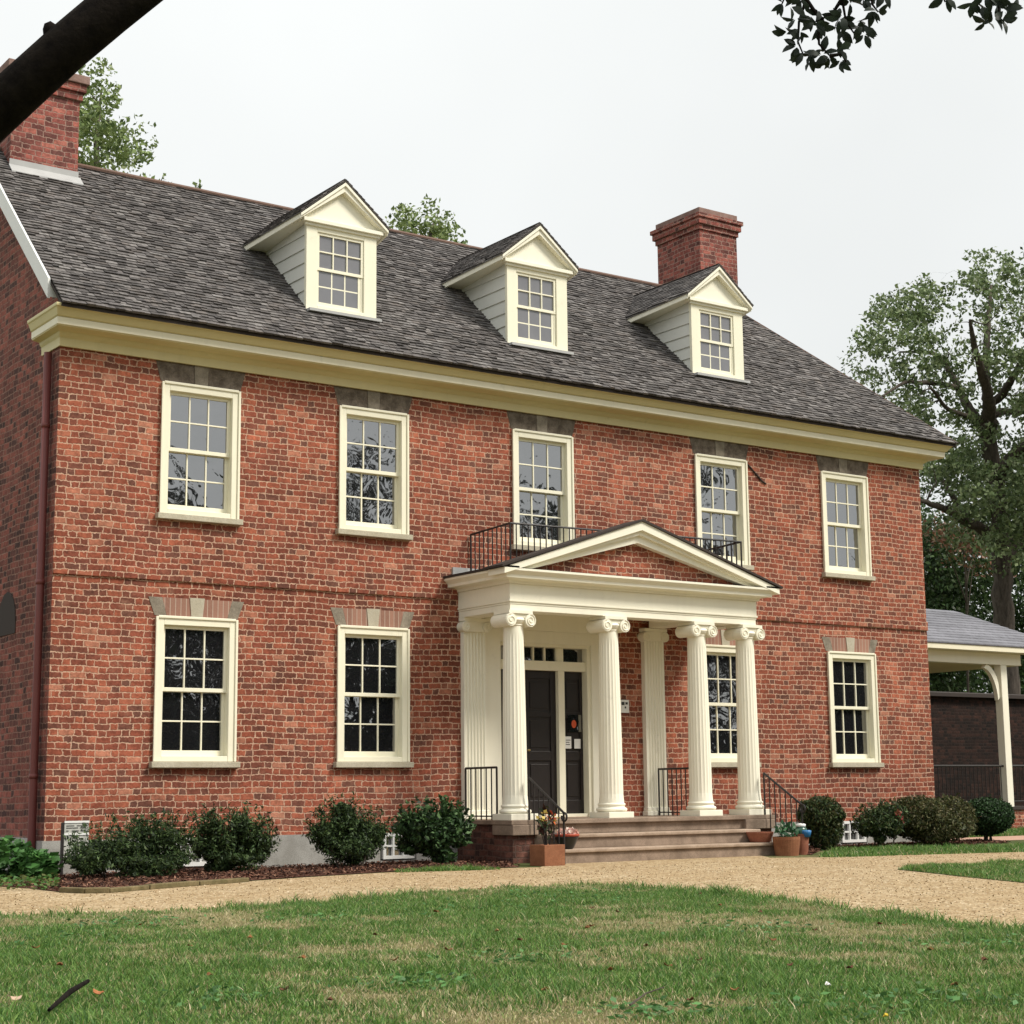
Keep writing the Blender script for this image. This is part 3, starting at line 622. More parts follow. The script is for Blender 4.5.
# pediment
AX, AZ = 8.23, 4.84; TX0, TX1 = EX0-.25, EX1+.27; ZT = 3.985; yA, yB = EY-.24, EY+.16
b = MB(); b.prism([(TX0+.35, ZT), (TX1-.35, ZT), (AX, AZ-.28)], 'y', EY-.02, EY+.15); ped = hp('tympanum', b, M['brick'])
b = MB()
for xe in (TX0, TX1):
    b.prism([(xe, ZT+.0), (AX, AZ-.03), (AX, AZ-.155), (xe, ZT-.085)], 'y', yA, yB)
    b.prism([(xe+(AX-xe)*.05, ZT-.0), (AX, AZ-.1561), (AX, AZ-.33), (xe+(AX-xe)*.19, ZT+.002)], 'y', yA+.11, yB-.01)
    b.prism([(xe+(AX-xe)*.02, ZT-.0), (AX, AZ-.1555), (AX, AZ-.22), (xe+(AX-xe)*.115, ZT+.001)], 'y', yA+.055, yA+.109)
hp('raking_cornice', b, M['cream'], parent=ped)
b = MB()
for xe in (TX0-.05, TX1+.05):
    b.prism([(xe, ZT+.002), (AX, AZ-.028), (AX, AZ+.006), (xe, ZT+.034)], 'y', yA-.025, yB+.02)
hp('pediment_roof', b, M['edge'], parent=ped)
b = MB(); b.box(TX0+.30, TX1-.30, yA+.10, EY-.021, ZT, ZT+.02); hp('ledge', b, M['edge'], parent=ped)
# porch floor, base and steps
b = MB(); b.box(5.93, 10.78, -1.43, -.002, ZF-.06, ZF); hp('porch_floor', b, M['step'], bevel=.008)
b = MB(); b.box(5.98, 6.36, -1.38, -.032, 0, ZF-.0605); b.box(10.20, 10.74, -1.38, -.032, 0, ZF-.0605); b.box(6.36, 10.2, -1.2, -.032, 0, ZF-.0605); hp('porch_base', b, M['brick_dark'])
st = MB(); st.box(6.36, 10.18, -1.37, -1.2, .375, ZF-.0605); st.box(6.34, 10.2, -1.70, -1.2, .188, .325); st.box(6.30, 10.26, -2.02, -1.2, 0, .140); so_ = hp('steps', st, M['step'], bevel=.006)
st = MB(); st.box(6.35, 10.19, -1.735, -1.371, .326, .374); st.box(6.29, 10.29, -2.055, -1.66, .1405, .1875); hp('tread', st, M['tread'], parent=so_, bevel=.012)
for xa, xb in ((5.94, 6.40), (10.17, 10.76)):
    b = MB(); b.box(xa, xb, -1.445, -.95, .37, ZF-.0608); hp('cheek_block', b, M['step'], bevel=.01)
# front door and surround
b = MB(); y0 = -.035
b.box(6.47, 6.745, y0, .02, ZF, 3.30); b.box(8.42, 8.74, y0, .02, ZF, 3.30); b.box(6.745, 8.42, y0+.002, .02, 3.12, 3.30)     # flat panels
b.box(6.46, 8.78, y0-.03, .0, 3.301, ZC+.157)                                                                                    # frieze up to the ceiling
fr = hp('door_surround', b, M['cream'], bevel=.005)
b = MB(); b.box(6.745, 6.775, .0, .22, ZF, 3.12); b.box(8.36, 8.42, .0, .22, ZF, 3.12); b.box(6.775, 8.36, .0, .22, 3.075, 3.12)
b.box(7.13, 7.25, .06, .2, ZF+.06, 2.73); b.box(7.86, 7.975, .06, .2, ZF+.06, 2.73); b.box(6.775, 8.36, .05, .2, 2.73, 2.87)
for x in (7.15, 7.43, 7.64, 7.86): b.box(x-.012, x+.012, .09, .15, 2.87, 3.075)
b.box(7.86, 7.975, .08, .16, 2.87, 3.075); b.box(7.13, 7.138, .08, .16, 2.87, 3.075)
b.box(6.775, 8.36, .03, .22, ZF+.002, ZF+.05); hp('door_frame', b, M['trim'], parent=fr, bevel=.004)
b = MB(); b.box(6.775, 8.36, .12, .135, 2.87, 3.075); hp('transom_pane', b, M['glass'], parent=fr)
def door_leaf(x0, x1, kind):
    z0, z1 = ZF+.052, 2.73; b = MB(); y = .13
    b.box(x0, x1, y+.02, y+.06, z0, z1)
    s = .10 if x1-x0 > .5 else .05
    b.box(x0, x0+s, y, y+.0195, z0, z1); b.box(x1-s, x1, y, y+.0195, z0, z1)
    for za, zb in ((z0, z0+.2), (z0+.78, z0+.92), (z0+1.42, z0+1.50), (z1-.12, z1)): b.box(x0+s, x1-s, y+.001, y+.0195, za, zb)
    for za, zb in ((z0+.25, z0+.73), (z0+.97, z0+1.37), (z0+1.55, z1-.17)): b.box(x0+s+.04, x1-s-.04, y+.009, y+.0196, za, zb)
    return hp(kind, b, M['door'], bevel=.006)
dr = door_leaf(7.25, 7.86, 'door')
b = MB(); b.tube([(7.31, .13, 1.55), (7.31, .085, 1.55)], .014, 8); b.lathe([(.0, -.02), (.026, -.012), (.03, .0), (.026, .012), (0, .02)], 12, (7.31, .075, 1.55)); hp('handle', b, M['knob'], parent=dr)
door_leaf(6.78, 7.13, 'side_panel')
sp2 = door_leaf(7.975, 8.36, 'side_panel')
def plate(nm, px0, py0, px1, py1, mat, y=.118, parent=None, th=.006):
    a = on(px0, py1, y=y); c = on(px1, py0, y=y); b = MB(); b.box(a[0], c[0], y, y+th, a[2], c[2]); return hp(nm, b, mat, parent=parent or house)
plate('notice', 565.2, 736.5, 571.2, 748.5, M['paper'], parent=sp2); plate('notice', 574.5, 739, 580.5, 748.5, M['paper'], parent=sp2)
a_ = on(574, 724, y=.112); b = MB(); b.prism([(a_[0]+.045*math.cos(t), a_[2]+.06*math.sin(t)) for t in np.linspace(0, 2*math.pi, 14)[:-1]], 'y', .112, .118); hp('sticker', b, M['red'], parent=sp2)
b = MB(); ink = [(566, 740, 570.5), (566, 742.2, 569.5), (566, 744.4, 570)]
for x_, y_, x2 in ink:
    p = on(x_, y_, y=.115); q = on(x2, y_, y=.115); b.box(p[0], q[0], .1155, .1178, p[2]-.006, p[2]+.004)
hp('print', b, M['ink'], parent=sp2)
b = MB()   # dark frame round the sticker
p = on(568, 732, y=.116); q = on(581, 715, y=.116); b.box(p[0], q[0], .1165, .128, p[2], q[2]); hp('glass_light', b, M['glass'], parent=sp2)
# --- iron railings
def railing(name, pts_top, z_bot_fn, spacing, post_at=(), bar=.010, rail=.016, bottom=True, parent=house):
    b = MB(); b.tube(pts_top, rail, 6)
    if bottom: b.tube([(p[0], p[1], z_bot_fn(Vector(p))+.05) for p in pts_top], bar, 6)
    o = b.build(name, M['iron'], parent)
    for i in range(len(pts_top)-1):
        a, c = Vector(pts_top[i]), Vector(pts_top[i+1]); n = max(1, round((c-a).length/spacing))
        for k_ in range(n+(1 if i == len(pts_top)-2 else 0)):
            p = a.lerp(c, k_/n); zb = z_bot_fn(p)
            post = k_ == 0 or k_ == n
            m = MB(); m.tube([(p[0], p[1], zb+(0 if post else .0)), (p[0], p[1], p[2]-.004)], bar*1.5 if post else bar, 6)
            m.build('post' if post else 'baluster', M['iron'], o)
    return o
DZ = 4.02
railing('balcony_railing', [(6.24, -.03, 4.655), (6.26, -1.0, 4.70), (10.66, -1.0, 4.76), (10.66, -.03, 4.72)], lambda p: DZ, .105)
railing('porch_railing', [(6.08, -.10, 1.285), (6.04, -.93, 1.285)], lambda p: ZF, .13)
railing('porch_railing', [(9.60, -.14, 1.27), (9.53, -.95, 1.27)], lambda p: ZF, .12)
def step_z(p): return ZF if p[1] > -1.44 else (.375 if p[1] > -1.735 else (.188 if p[1] > -2.055 else .0))
for x, zt in ((6.26, 1.14), (10.62, 1.19)):
    pts = [(x, -1.38, zt), (x, -2.16, zt-.47)]
    o = railing('stair_railing', [pts[0], pts[-1]], step_z, .125, bottom=False)
    b = MB(); c_ = Vector(pts[-1])+Vector((0, -.01, -.055)); b.tube([(x, c_[1]+.055*math.sin(t), c_[2]+.055*math.cos(t)) for t in np.linspace(0, -1.6*math.pi, 14)], .014, 6); b.build('scroll', M['iron'], o)
# small white plate on the wall beside the door
m = MB(); m.box(8.965, 9.135, -.03, -.006, 2.125, 2.32); hp_ = tag(m.build('wall_sign', M['paper']), 'small white sign plate fixed to the brick wall right of the front door', 'sign')
b = MB(); b.box(8.99, 9.045, -.034, -.0305, 2.24, 2.29); b.box(9.065, 9.11, -.034, -.0305, 2.25, 2.285); b.box(9.05, 9.075, -.034, -.0305, 2.19, 2.22); b.build('print', M['ink'], hp_)


# ------------------------------------------------------------------ right wing: open porch and outbuilding
pc = empty('covered_porch', (24.1, 5, 0), 'open porch with grey roof and cream post beyond the right end of the house', 'porch')
def wp(name, b, mats, **kw):
    b.v = [(x-24.1, y-5, z) for x, y, z in b.v] if kw.get('parent') is None else [(x-24.1, y-5, z) for x, y, z in b.v]
    return b.build(name, mats, kw.pop('parent', pc) or pc, **kw)
WRX = 26.2
b = MB(); n_ = np.array([0, -.43, 1])/math.hypot(1, .43); v_ = np.array([0, 1, .43])/math.hypot(1, .43)
for i, yv in enumerate(np.arange(0, 2.62, .21)):
    x1 = WRX-(WRX-25.1)*yv/2.62; yy = 4.55+yv*v_[1]; zz = 4.06+yv*v_[2]; y2 = 4.55+(yv+.24)*v_[1]; z2 = 4.06+(yv+.24)*v_[2]
    f = random.uniform(.85, 1.15)
    b.add([(15.98, yy, zz+.03), (x1+.02, yy, zz+.03), (x1-.08, y2, z2+.012), (15.98, y2, z2+.012), (15.98, yy, zz-.0), (x1+.02, yy, zz-.0)], [(0,1,2,3), (4,5,1,0), (5,2,1)], 0, (.17*f, .17*f, .19*f, 1))
r_ = wp('roof', b, M['slate'], usecol=True)
b = MB(); b.add([(15.98, 4.55, 4.055), (WRX, 4.55, 4.055), (25.1, 6.96, 5.08), (15.98, 6.96, 5.08), (15.98, 9.4, 4.055), (WRX, 9.4, 4.055)], [(0,1,2,3), (1,5,2), (3,2,5,4), (0,4,5,1)]); wp('roof_deck', b, M['edge'], parent=None)
b = MB(); b.box(15.98, WRX-.02, 4.57, 4.66, 3.94, 4.052); b.box(15.98, WRX-.1, 4.661, 4.95, 3.94, 3.97); wp('fascia', b, M['corona'])
b = MB(); b.box(15.98, 24.70, 4.90, 5.12, 3.68, 3.935); wp('beam', b, M['cream'])
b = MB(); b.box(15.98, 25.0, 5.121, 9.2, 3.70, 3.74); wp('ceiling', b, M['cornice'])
b = MB(); b.box(24.0, 24.21, 4.91, 5.11, .50, 3.679); wp('post', b, M['cream'], bevel=.01)
b = MB(); b.box(24.02, 24.2, 9.0, 9.16, .50, 3.699); wp('post', b, M['cream'], bevel=.01)
b = MB()
arc = [(23.52+.48*math.sin(t), 3.69-.72*(1-math.cos(t))) for t in np.linspace(.10, math.pi/2, 10)]
inn = [(23.50+.42*math.sin(t)-.06*(1-t/1.6), 3.60-.72*(1-math.cos(t))) for t in np.linspace(.10, math.pi/2, 10)]
for q in range(9): b.prism([arc[q], arc[q+1], inn[q+1], inn[q]], 'y', 4.96, 5.06)
wp('brace', b, M['cream'])
b = MB(); b.box(15.98, 26, 4.8, 9.1, 0, .44); wp('porch_base', b, M['brick'])
b = MB(); b.box(15.98, 26.04, 4.76, 9.12, .441, .50); wp('porch_floor', b, M['edge'])
b = MB(); b.tube([(18, 5, 1.41), (26, 5, 1.41)], .025, 6); b.tube([(18, 5, .62), (26, 5, .62)], .018, 6); rl = wp('railing', b, M['iron'])
for i in range(44):
    m = MB(); x = 20.4+i*.13; m.tube([(x, 5, .62), (x, 5, 1.41)], .011, 5); wp('baluster', m, M['iron'], parent=rl)
ob = empty('brick_outbuilding', (30, 9.5, 0), 'brick outbuilding with shade-darkened walls and a low grey roof seen through the open porch', 'building')
def op_(name, b, mats, org=(30, 9.5, 0)):
    b.v = [(x-org[0], y-org[1], z-org[2]) for x, y, z in b.v]; return b.build(name, mats, ob)
b = MB(); b.box(18, 34, 9.5, 12, 0, 3.3); op_('wall', b, M['brick_in_shade'])
b = MB(); b.prism([(9.35, 3.27), (12.2, 3.27), (12.2, 3.33), (10.75, 3.5), (9.35, 3.36)], 'x', 17.8, 34.2); op_('roof', b, M['edge'])
gb = empty('brick_cottage', (33, 6.5, 0), 'low brick building with a pale grey roof just beyond the right porch post', 'building')
b = MB(); b.box(0, 9, 0, 5, 0, 2.35); b.build('wall', M['brick'], gb)
b = MB(); b.prism([(-.35, 2.55), (5.4, 2.55), (2.5, 4.1)], 'x', -.3, 9.3); b.build('roof', M['slate_plain'], gb)
b = MB(); b.box(-.3, 9.3, -.38, -.02, 2.36, 2.54); b.build('fascia', M['edge'], gb)
for i in range(3):
    b = MB(); b.box(1+i*2.6, 2.2+i*2.6, -.03, .02, .9, 2.1); o = b.build('window', M['trim'], gb); p = MB(); p.box(1.08+i*2.6, 2.12+i*2.6, -.04, -.031, .98, 2.02); p.build('pane', M['glass'], o)

# ------------------------------------------------------------------ leaves, shrubs and trees
def rand_rot(n):
    q = rng.normal(size=(n, 4)); q /= np.linalg.norm(q, axis=1)[:, None]; a, b_, c, d = q.T
    return np.stack([np.stack([1-2*(c*c+d*d), 2*(b_*c-a*d), 2*(b_*d+a*c)], -1), np.stack([2*(b_*c+a*d), 1-2*(b_*b_+d*d), 2*(c*d-a*b_)], -1), np.stack([2*(b_*d-a*c), 2*(c*d+a*b_), 1-2*(b_*b_+c*c)], -1)], 1)
def leaves(C, size, aspect=.5, up=.0, cols=None, jit=.25):
    # one folded leaf (two quads sharing a mid-rib) per centre
    n = len(C); Rm = rand_rot(n); sz = size*rng.uniform(.65, 1.35, n)
    base = np.array([[0, -.5, 0], [aspect*.5, -.05, .10], [0, .5, 0], [-aspect*.5, -.05, .10]])
    P = base[None]*sz[:, None, None]; P = np.einsum('nij,nkj->nki', Rm, P)
    if up: P[:, :, 2] *= (1-up)
    V = (P + C[:, None, :]).reshape(-1, 3); Q = np.arange(4*n).reshape(n, 4)
    cols = np.array(cols); ci = rng.integers(0, len(cols), n); cc = cols[ci]*rng.uniform(1-jit, 1+jit, (n, 1))
    return V, Q, np.repeat(cc, 4, 0)
def ellip(n, c, r, shell=.55):
    d = rng.normal(size=(n, 3)); d /= np.linalg.norm(d, axis=1)[:, None]; t = rng.uniform(shell**3, 1, n)**(1/3)
    return np.array(c)+d*t[:, None]*np.array(r)
GREENS = [(.030, .060, .016), (.045, .085, .022), (.060, .105, .030), (.022, .042, .014), (.075, .115, .04)]
YEW = [(.022, .044, .013), (.040, .076, .022), (.070, .115, .034), (.012, .024, .009)]
OLIVE = [(.046, .060, .018), (.075, .086, .027), (.11, .108, .040), (.028, .034, .012), (.13, .11, .05)]
def bush(label, px0, px1, py0, py1, y, blobs, pal, n, size, group, sprigs=60, aspect=.35, shell=.4, rag=True):
    cx = (px0+px1)/2; base = on(cx, py1, y=y); a = on(px0, (py0+py1)/2, y=y); c = on(px1, (py0+py1)/2, y=y); top = on(cx, py0, y=y)[2]
    W = (c[0]-a[0])*.80; H = top*.98; n = int(n*1.75); size *= 1.25; o = empty('shrub', (base[0], y, 0), label, 'shrub', group)
    Cs = []
    tot = sum(bl[3]*bl[4] for bl in blobs)
    for (bx, by, bz, rx, rz) in blobs:
        k_ = int(n*rx*rz/tot)
        if rag:
            nc = 11; cc0 = ellip(nc, (bx*W, by*W*.8, bz*H), (rx*W*.78, rx*W*.62, rz*H*.78), .5)
            for q in cc0: rr = random.uniform(.24, .50); Cs.append(ellip(k_//nc, q, (rx*W*rr, rx*W*rr, rz*H*rr), .2))
            Cs.append(ellip(k_//5, (bx*W, by*W*.8, bz*H), (rx*W*.6, rx*W*.5, rz*H*.6), .1))
        else:
            Cs.append(ellip(k_, (bx*W, by*W*.8, bz*H), (rx*W*.97, rx*W*.78, rz*H*.97), shell))
            for q in ellip(9, (bx*W, by*W*.8, bz*H), (rx*W*.85, rx*W*.68, rz*H*.85), .9): Cs.append(ellip(k_//22, q, (rx*W*.26, rx*W*.26, rz*H*.24), .2))
    # sprigs: short lines of leaves breaking the outline
    for i in range(sprigs*5 if rag else sprigs):
        bl = random.choice(blobs); d = rng.normal(size=3); d[2] = abs(d[2])*1.1-.2; d /= np.linalg.norm(d)
        s_ = np.array([bl[0]*W, bl[1]*W*.8, bl[2]*H])+d*np.array([bl[3]*W, bl[3]*W*.8, bl[4]*H])*.9
        t = rng.uniform(-.10, .12 if rag else .05, 14)[:, None]; Cs.append(s_+d*t+np.array([0, 0, 1])*t*.5+rng.normal(size=(14, 3))*.012)
    P = np.vstack(Cs); P = P[P[:, 2] > .03]
    V, Q, cc = leaves(P, size, aspect, cols=pal); np_mesh('foliage', V, Q, cc, M['needle'], o)
    for i in range(6):
        bl = random.choice(blobs); b = MB(); e = (bl[0]*W+random.uniform(-.1, .1), bl[1]*W*.7, bl[2]*H); s0 = (random.uniform(-.08, .08)+bl[0]*W*.5, random.uniform(-.06, .06), 0)
        b.tube([s0, ((s0[0]*.6+e[0]*.4)+.02, (s0[1]+e[1])/2, e[2]*.5), e], [.016, .012, .005], 5); b.build('stem', M['bark'], o)
    return o
GL, GR = 'shrubs in the bed left of the steps', 'shrubs in the bed right of the steps'
one = [(0, 0, .55, .5, .45)]
bush('wide dark yew shrub beside the metal panel at the left corner of the house', 66, 196, 818, 880, -1.25, [(-.30, 0, .40, .30, .36), (.02, .1, .58, .30, .40), (.32, 0, .55, .27, .42), (-.42, -.15, .25, .18, .22), (.05, -.1, .24, .48, .24)], YEW+[(.045, .07, .02)], 9000, .042, GL)
bush('dark yew shrub under the leftmost ground floor window, pale grille beside it', 180, 274, 811, 877, -1.0, [(-.25, 0, .55, .30, .42), (.20, 0, .58, .32, .40), (.40, 0, .45, .20, .32), (.05, 0, .25, .42, .24)], YEW+[(.045, .07, .02)], 7000, .042, GL)
bush('dark ragged yew shrub under the second ground floor window from the left', 306, 392, 800, 866, -1.0, [(-.05, 0, .65, .30, .36), (-.32, 0, .5, .22, .3), (.30, 0, .48, .25, .30), (0, 0, .26, .44, .26)], YEW, 7000, .042, GL)
bush('glossy green shrub against the brick side of the porch', 394, 474, 804, 862, -1.0, [(-.2, 0, .6, .32, .38), (.22, 0, .6, .32, .38), (0, 0, .35, .42, .32)], [(.024, .058, .018), (.040, .090, .026), (.070, .135, .042), (.014, .028, .010)], 4500, .06, GL, 40, .5)
bush('upright dark olive shrub just right of the stair railing', 797, 847, 794, 852, -1.1, [(0, 0, .62, .48, .38), (.05, 0, .35, .42, .34)], OLIVE[:4]+YEW, 6000, .045, GR, 50, rag=False)
bush('low dark shrub with a red flower head by the white basement window', 858, 906, 806, 847, -1.2, [(-.1, 0, .5, .42, .42), (.3, 0, .6, .25, .35)], OLIVE[:2]+YEW, 4500, .05, GR, 60)
bush('wide clipped olive green shrub at the right end of the house', 893, 976, 793, 847, -1.1, [(-.22, 0, .58, .34, .42), (.25, 0, .58, .30, .40), (0, 0, .40, .48, .36)], OLIVE, 9000, .045, GR, 40, .4, .6, rag=False)
bush('round clipped dark green shrub past the right corner of the house', 966, 1010, 795, 842, -.6, [(0, 0, .56, .60, .42)], [(.016, .040, .012), (.028, .070, .020), (.04, .09, .028), (.01, .022, .008)], 6500, .042, GR, 16, .45, .75, rag=False)
# red flower heads of the low shrub
o = [q for q in bpy.data.objects if q.get('label', '').startswith('low dark shrub')][0]
for fx_, fy_ in ((898, 813), (901, 820)):
    P = ellip(36, np.array(on(fx_, fy_, y=-1.45))-np.array(o.location), (.06, .05, .05), 0)
    V, Q, cc = leaves(P, .05, .6, cols=[(.36, .06, .07), (.26, .12, .06)]); np_mesh('flower', V, Q, cc, M['leaf'], o)
# leafy plants at the left corner
for (px, py0, py1, y, r_) in ((8, 838, 884, -.6, .34), (36, 850, 888, -1.0, .30), (-30, 830, 886, -.8, .45)):
    g = on(px, py1, z=0); g = np.array(on(px, (py0+py1)/2, y=y)); top = on(px, py0, y=y)[2]
    o = empty('leafy_plant', (g[0], y, 0), {8: 'broad leaved green plant left of the dark red downpipe', 36: 'low bright green plant at the foot of the downpipe', -30: 'large green plant at the left edge of the photo by the gable wall'}[px], 'plant', 'green plants below the gable wall')
    P = ellip(420, (0, 0, top*.5), (r_, r_*.8, top*.52), .5); P = P[P[:, 2] > .02]
    V, Q, cc = leaves(P, .12, .75, .3, [(.05, .14, .03), (.07, .19, .045), (.035, .09, .022), (.09, .21, .06)]); np_mesh('foliage', V, Q, cc, M['leaf'], o)
    for i in range(5):
        b = MB(); b.tube([(0, 0, 0), (random.uniform(-.2, .2), random.uniform(-.2, .1), top*.6)], [.008, .004], 5); b.build('stem', M['leafstem'], o)
P = np.hstack([np.vstack([on(a, c, z=0)[None] for a, c in zip(rng.uniform(-60, 58, 900), rng.uniform(880, 891.5, 900))])[:, :2], rng.uniform(.01, .10, (900, 1))])
V, Q, cc = leaves(P, .06, .7, .4, [(.06, .15, .03), (.09, .20, .05), (.10, .12, .03)]); o = np_mesh('ground_cover', V, Q, cc, M['leaf']); tag(o, 'low green weeds along the bed edge at the left corner', 'weeds', kind='stuff')

def tree(name, label, base, limbs, clumps, leafsize, pal, per, group=None, clump_r=(.5, .8), bark='bark', aspect=.55, mat='leaf', twig=.02):
    base = np.array(base); o = empty(name, tuple(base), label, 'tree', group)
    b = MB(); nodes = []
    for pts, rads in limbs:
        pts = np.array(pts)-base; dense = []; rd = []
        for i in range(len(pts)-1):
            for t in np.linspace(0, 1, 5)[:-1]: dense.append(pts[i]*(1-t)+pts[i+1]*t); rd.append(rads[i]*(1-t)+rads[i+1]*t)
        dense.append(pts[-1]); rd.append(rads[-1]); dense = np.array(dense)
        for it in range(2): dense[1:-1] = (dense[:-2]+2*dense[1:-1]+dense[2:])/4
        dense[1:-1] += rng.normal(size=dense[1:-1].shape)*np.array(rd[1:-1])[:, None]*.12
        b.tube([tuple(p) for p in dense], rd, 8); nodes += [(p, r_) for p, r_ in zip(dense[2:], rd[2:])]
    NP = np.array([p for p, _ in nodes]); NR = np.array([r_ for _, r_ in nodes])
    LC = []
    order = sorted(range(len(clumps)), key=lambda i: np.min(np.linalg.norm(NP-(np.array(clumps[i])-base), axis=1)))
    for i in order:
        c = np.array(clumps[i])-base
        d = np.linalg.norm((NP-c)*np.array([1, 1, 1.0]), axis=1)+np.maximum(0, NP[:, 2]-c[2])*.8
        j = int(np.argmin(d)); s_ = NP[j]; r0 = min(NR[j]*.7, twig+.012*np.linalg.norm(c-s_))
        mid = (s_+c)/2+rng.normal(size=3)*.12*np.linalg.norm(c-s_)+np.array([0, 0, -.06*np.linalg.norm(c-s_)])
        q1 = (s_+mid)/2+rng.normal(size=3)*.03; q2 = (mid+c)/2+rng.normal(size=3)*.05
        b.tube([tuple(s_), tuple(q1), tuple(mid), tuple(q2), tuple(c)], [r0, r0*.85, r0*.65, r0*.45, r0*.25], 5)
        NP = np.vstack([NP, q1[None], mid[None], q2[None]]); NR = np.concatenate([NR, [r0*.85, r0*.65, r0*.45]])
        r_ = random.uniform(*clump_r); m = int(per*random.uniform(.6, 1.3))
        sub = rng.integers(2, 5)
        for q in range(sub):
            cc = c+rng.normal(size=3)*r_*.45; LC.append(ellip(m//sub, cc, (r_*.75, r_*.75, r_*.5), .15))
    b.build('trunk', M[bark], o, smooth=True)
    P = np.vstack(LC); V, Q, cl_ = leaves(P, leafsize, aspect, cols=pal); np_mesh('crown', V, Q, cl_, M[mat], o)
    return o
def inpoly(x, y, poly):
    c = False; j = len(poly)-1
    for i in range(len(poly)):
        if (poly[i][1] > y) != (poly[j][1] > y) and x < (poly[j][0]-poly[i][0])*(y-poly[i][1])/(poly[j][1]-poly[i][1])+poly[i][0]: c = not c
        j = i
    return c
def fill(poly, n, depth, dd, holes=(), mind=10):
    xs = [p[0] for p in poly]; ys = [p[1] for p in poly]; out_ = []; pts = []; tries = 0
    while len(out_) < n and tries < n*60:
        tries += 1; x, y = random.uniform(min(xs), max(xs)), random.uniform(min(ys), max(ys))
        if not inpoly(x, y, poly) or any((x-h[0])**2+(y-h[1])**2 < h[2]**2 for h in holes): continue
        if any((x-p[0])**2+(y-p[1])**2 < mind**2 for p in pts[-400:]): continue
        pts.append((x, y)); out_.append(far(x, y, depth+random.uniform(-dd, dd)))
    return out_
# the big oak behind the open porch
D = 52; fk = lambda pts, d=0.: [far(a, c, D+d*t) for t, (a, c) in zip(np.linspace(0, 1, len(pts)), pts)]
base = far(1003, 700, D); base = np.array([base[0], base[1], 0.0])
limbs = [([base, far(1004, 640, D), far(1003, 580, D), far(1000, 520, D), far(994, 470, D), far(986, 435, D)], [.45, .34, .29, .27, .26, .24]),
 (fk([(986, 435), (972, 412), (962, 397), (955, 380), (944, 362), (936, 354), (925, 352), (900, 352)], 3), [.19, .16, .13, .11, .09, .07, .05, .03]),
 (fk([(988, 433), (989, 415), (989, 402), (986, 385), (978, 360), (972, 338), (970, 320)], -3), [.26, .22, .19, .14, .11, .08, .04]),
 (fk([(989, 402), (985, 370), (987, 335), (990, 305), (991, 285)], 2), [.16, .13, .10, .07, .03]),
 (fk([(989, 404), (1000, 398), (1010, 382), (1020, 365), (1040, 340)], -2), [.15, .13, .11, .09, .05]),
 (fk([(990, 418), (1000, 411), (1014, 412), (1035, 408), (1070, 400)], 3), [.14, .12, .10, .08, .04]),
 (fk([(976, 418), (960, 414), (945, 408), (935, 392), (930, 388)], -3), [.10, .08, .06, .05, .03]),
 (fk([(957, 388), (940, 383), (920, 383), (905, 381), (880, 398)], -4), [.09, .08, .07, .05, .03]),
 (fk([(1000, 540), (985, 532), (968, 522), (952, 513), (935, 505), (918, 500)], -3), [.20, .17, .14, .11, .09, .06]),
 (fk([(968, 522), (955, 500), (945, 485), (935, 470)], 1), [.12, .10, .07, .04]),
 (fk([(1003, 560), (1020, 535), (1050, 500), (1090, 470)], 3), [.24, .2, .16, .08]),
 (fk([(995, 480), (1015, 450), (1040, 440), (1080, 430)], -3), [.2, .16, .12, .06])]
crown = [(854, 345), (862, 322), (876, 303), (892, 296), (910, 284), (926, 281), (940, 272), (954, 276), (975, 262), (1000, 264), (1010, 270), (1040, 262), (1110, 265), (1165, 330), (1170, 430), (1140, 520), (1024, 545), (990, 545), (925, 500), (918, 470), (945, 445), (905, 425), (892, 405), (880, 394), (864, 375)]
hol = [(925, 305, 8), (958, 290, 8), (968, 345, 9), (998, 395, 10), (955, 405, 9), (1012, 400, 10), (940, 430, 8), (945, 510, 8), (895, 310, 5), (878, 328, 9), (943, 302, 10), (950, 318, 8), (945, 335, 7), (975, 400, 13), (960, 425, 10), (1005, 428, 14), (930, 400, 8), (960, 355, 6), (1018, 300, 8), (905, 330, 7), (880, 372, 10), (1012, 345, 8), (938, 478, 9), (955, 490, 8), (930, 495, 9), (985, 330, 7), (1000, 285, 6), (1010, 370, 7), (915, 372, 5)]
cl_ = fill(crown, 300, D, 3.2, hol, 8)+fill([(922, 470), (945, 448), (975, 445), (1010, 450), (1060, 440), (1090, 520), (1024, 560), (990, 555), (940, 520)], 60, D, 3, hol, 8)
OAK = [(.115, .165, .065), (.15, .21, .082), (.20, .26, .115), (.070, .105, .042), (.235, .285, .145)]
tree('oak_tree', 'tall spreading oak with a forked dark trunk behind the open porch roof', base, limbs, cl_, .15, OAK, 125, clump_r=(.40, .66))
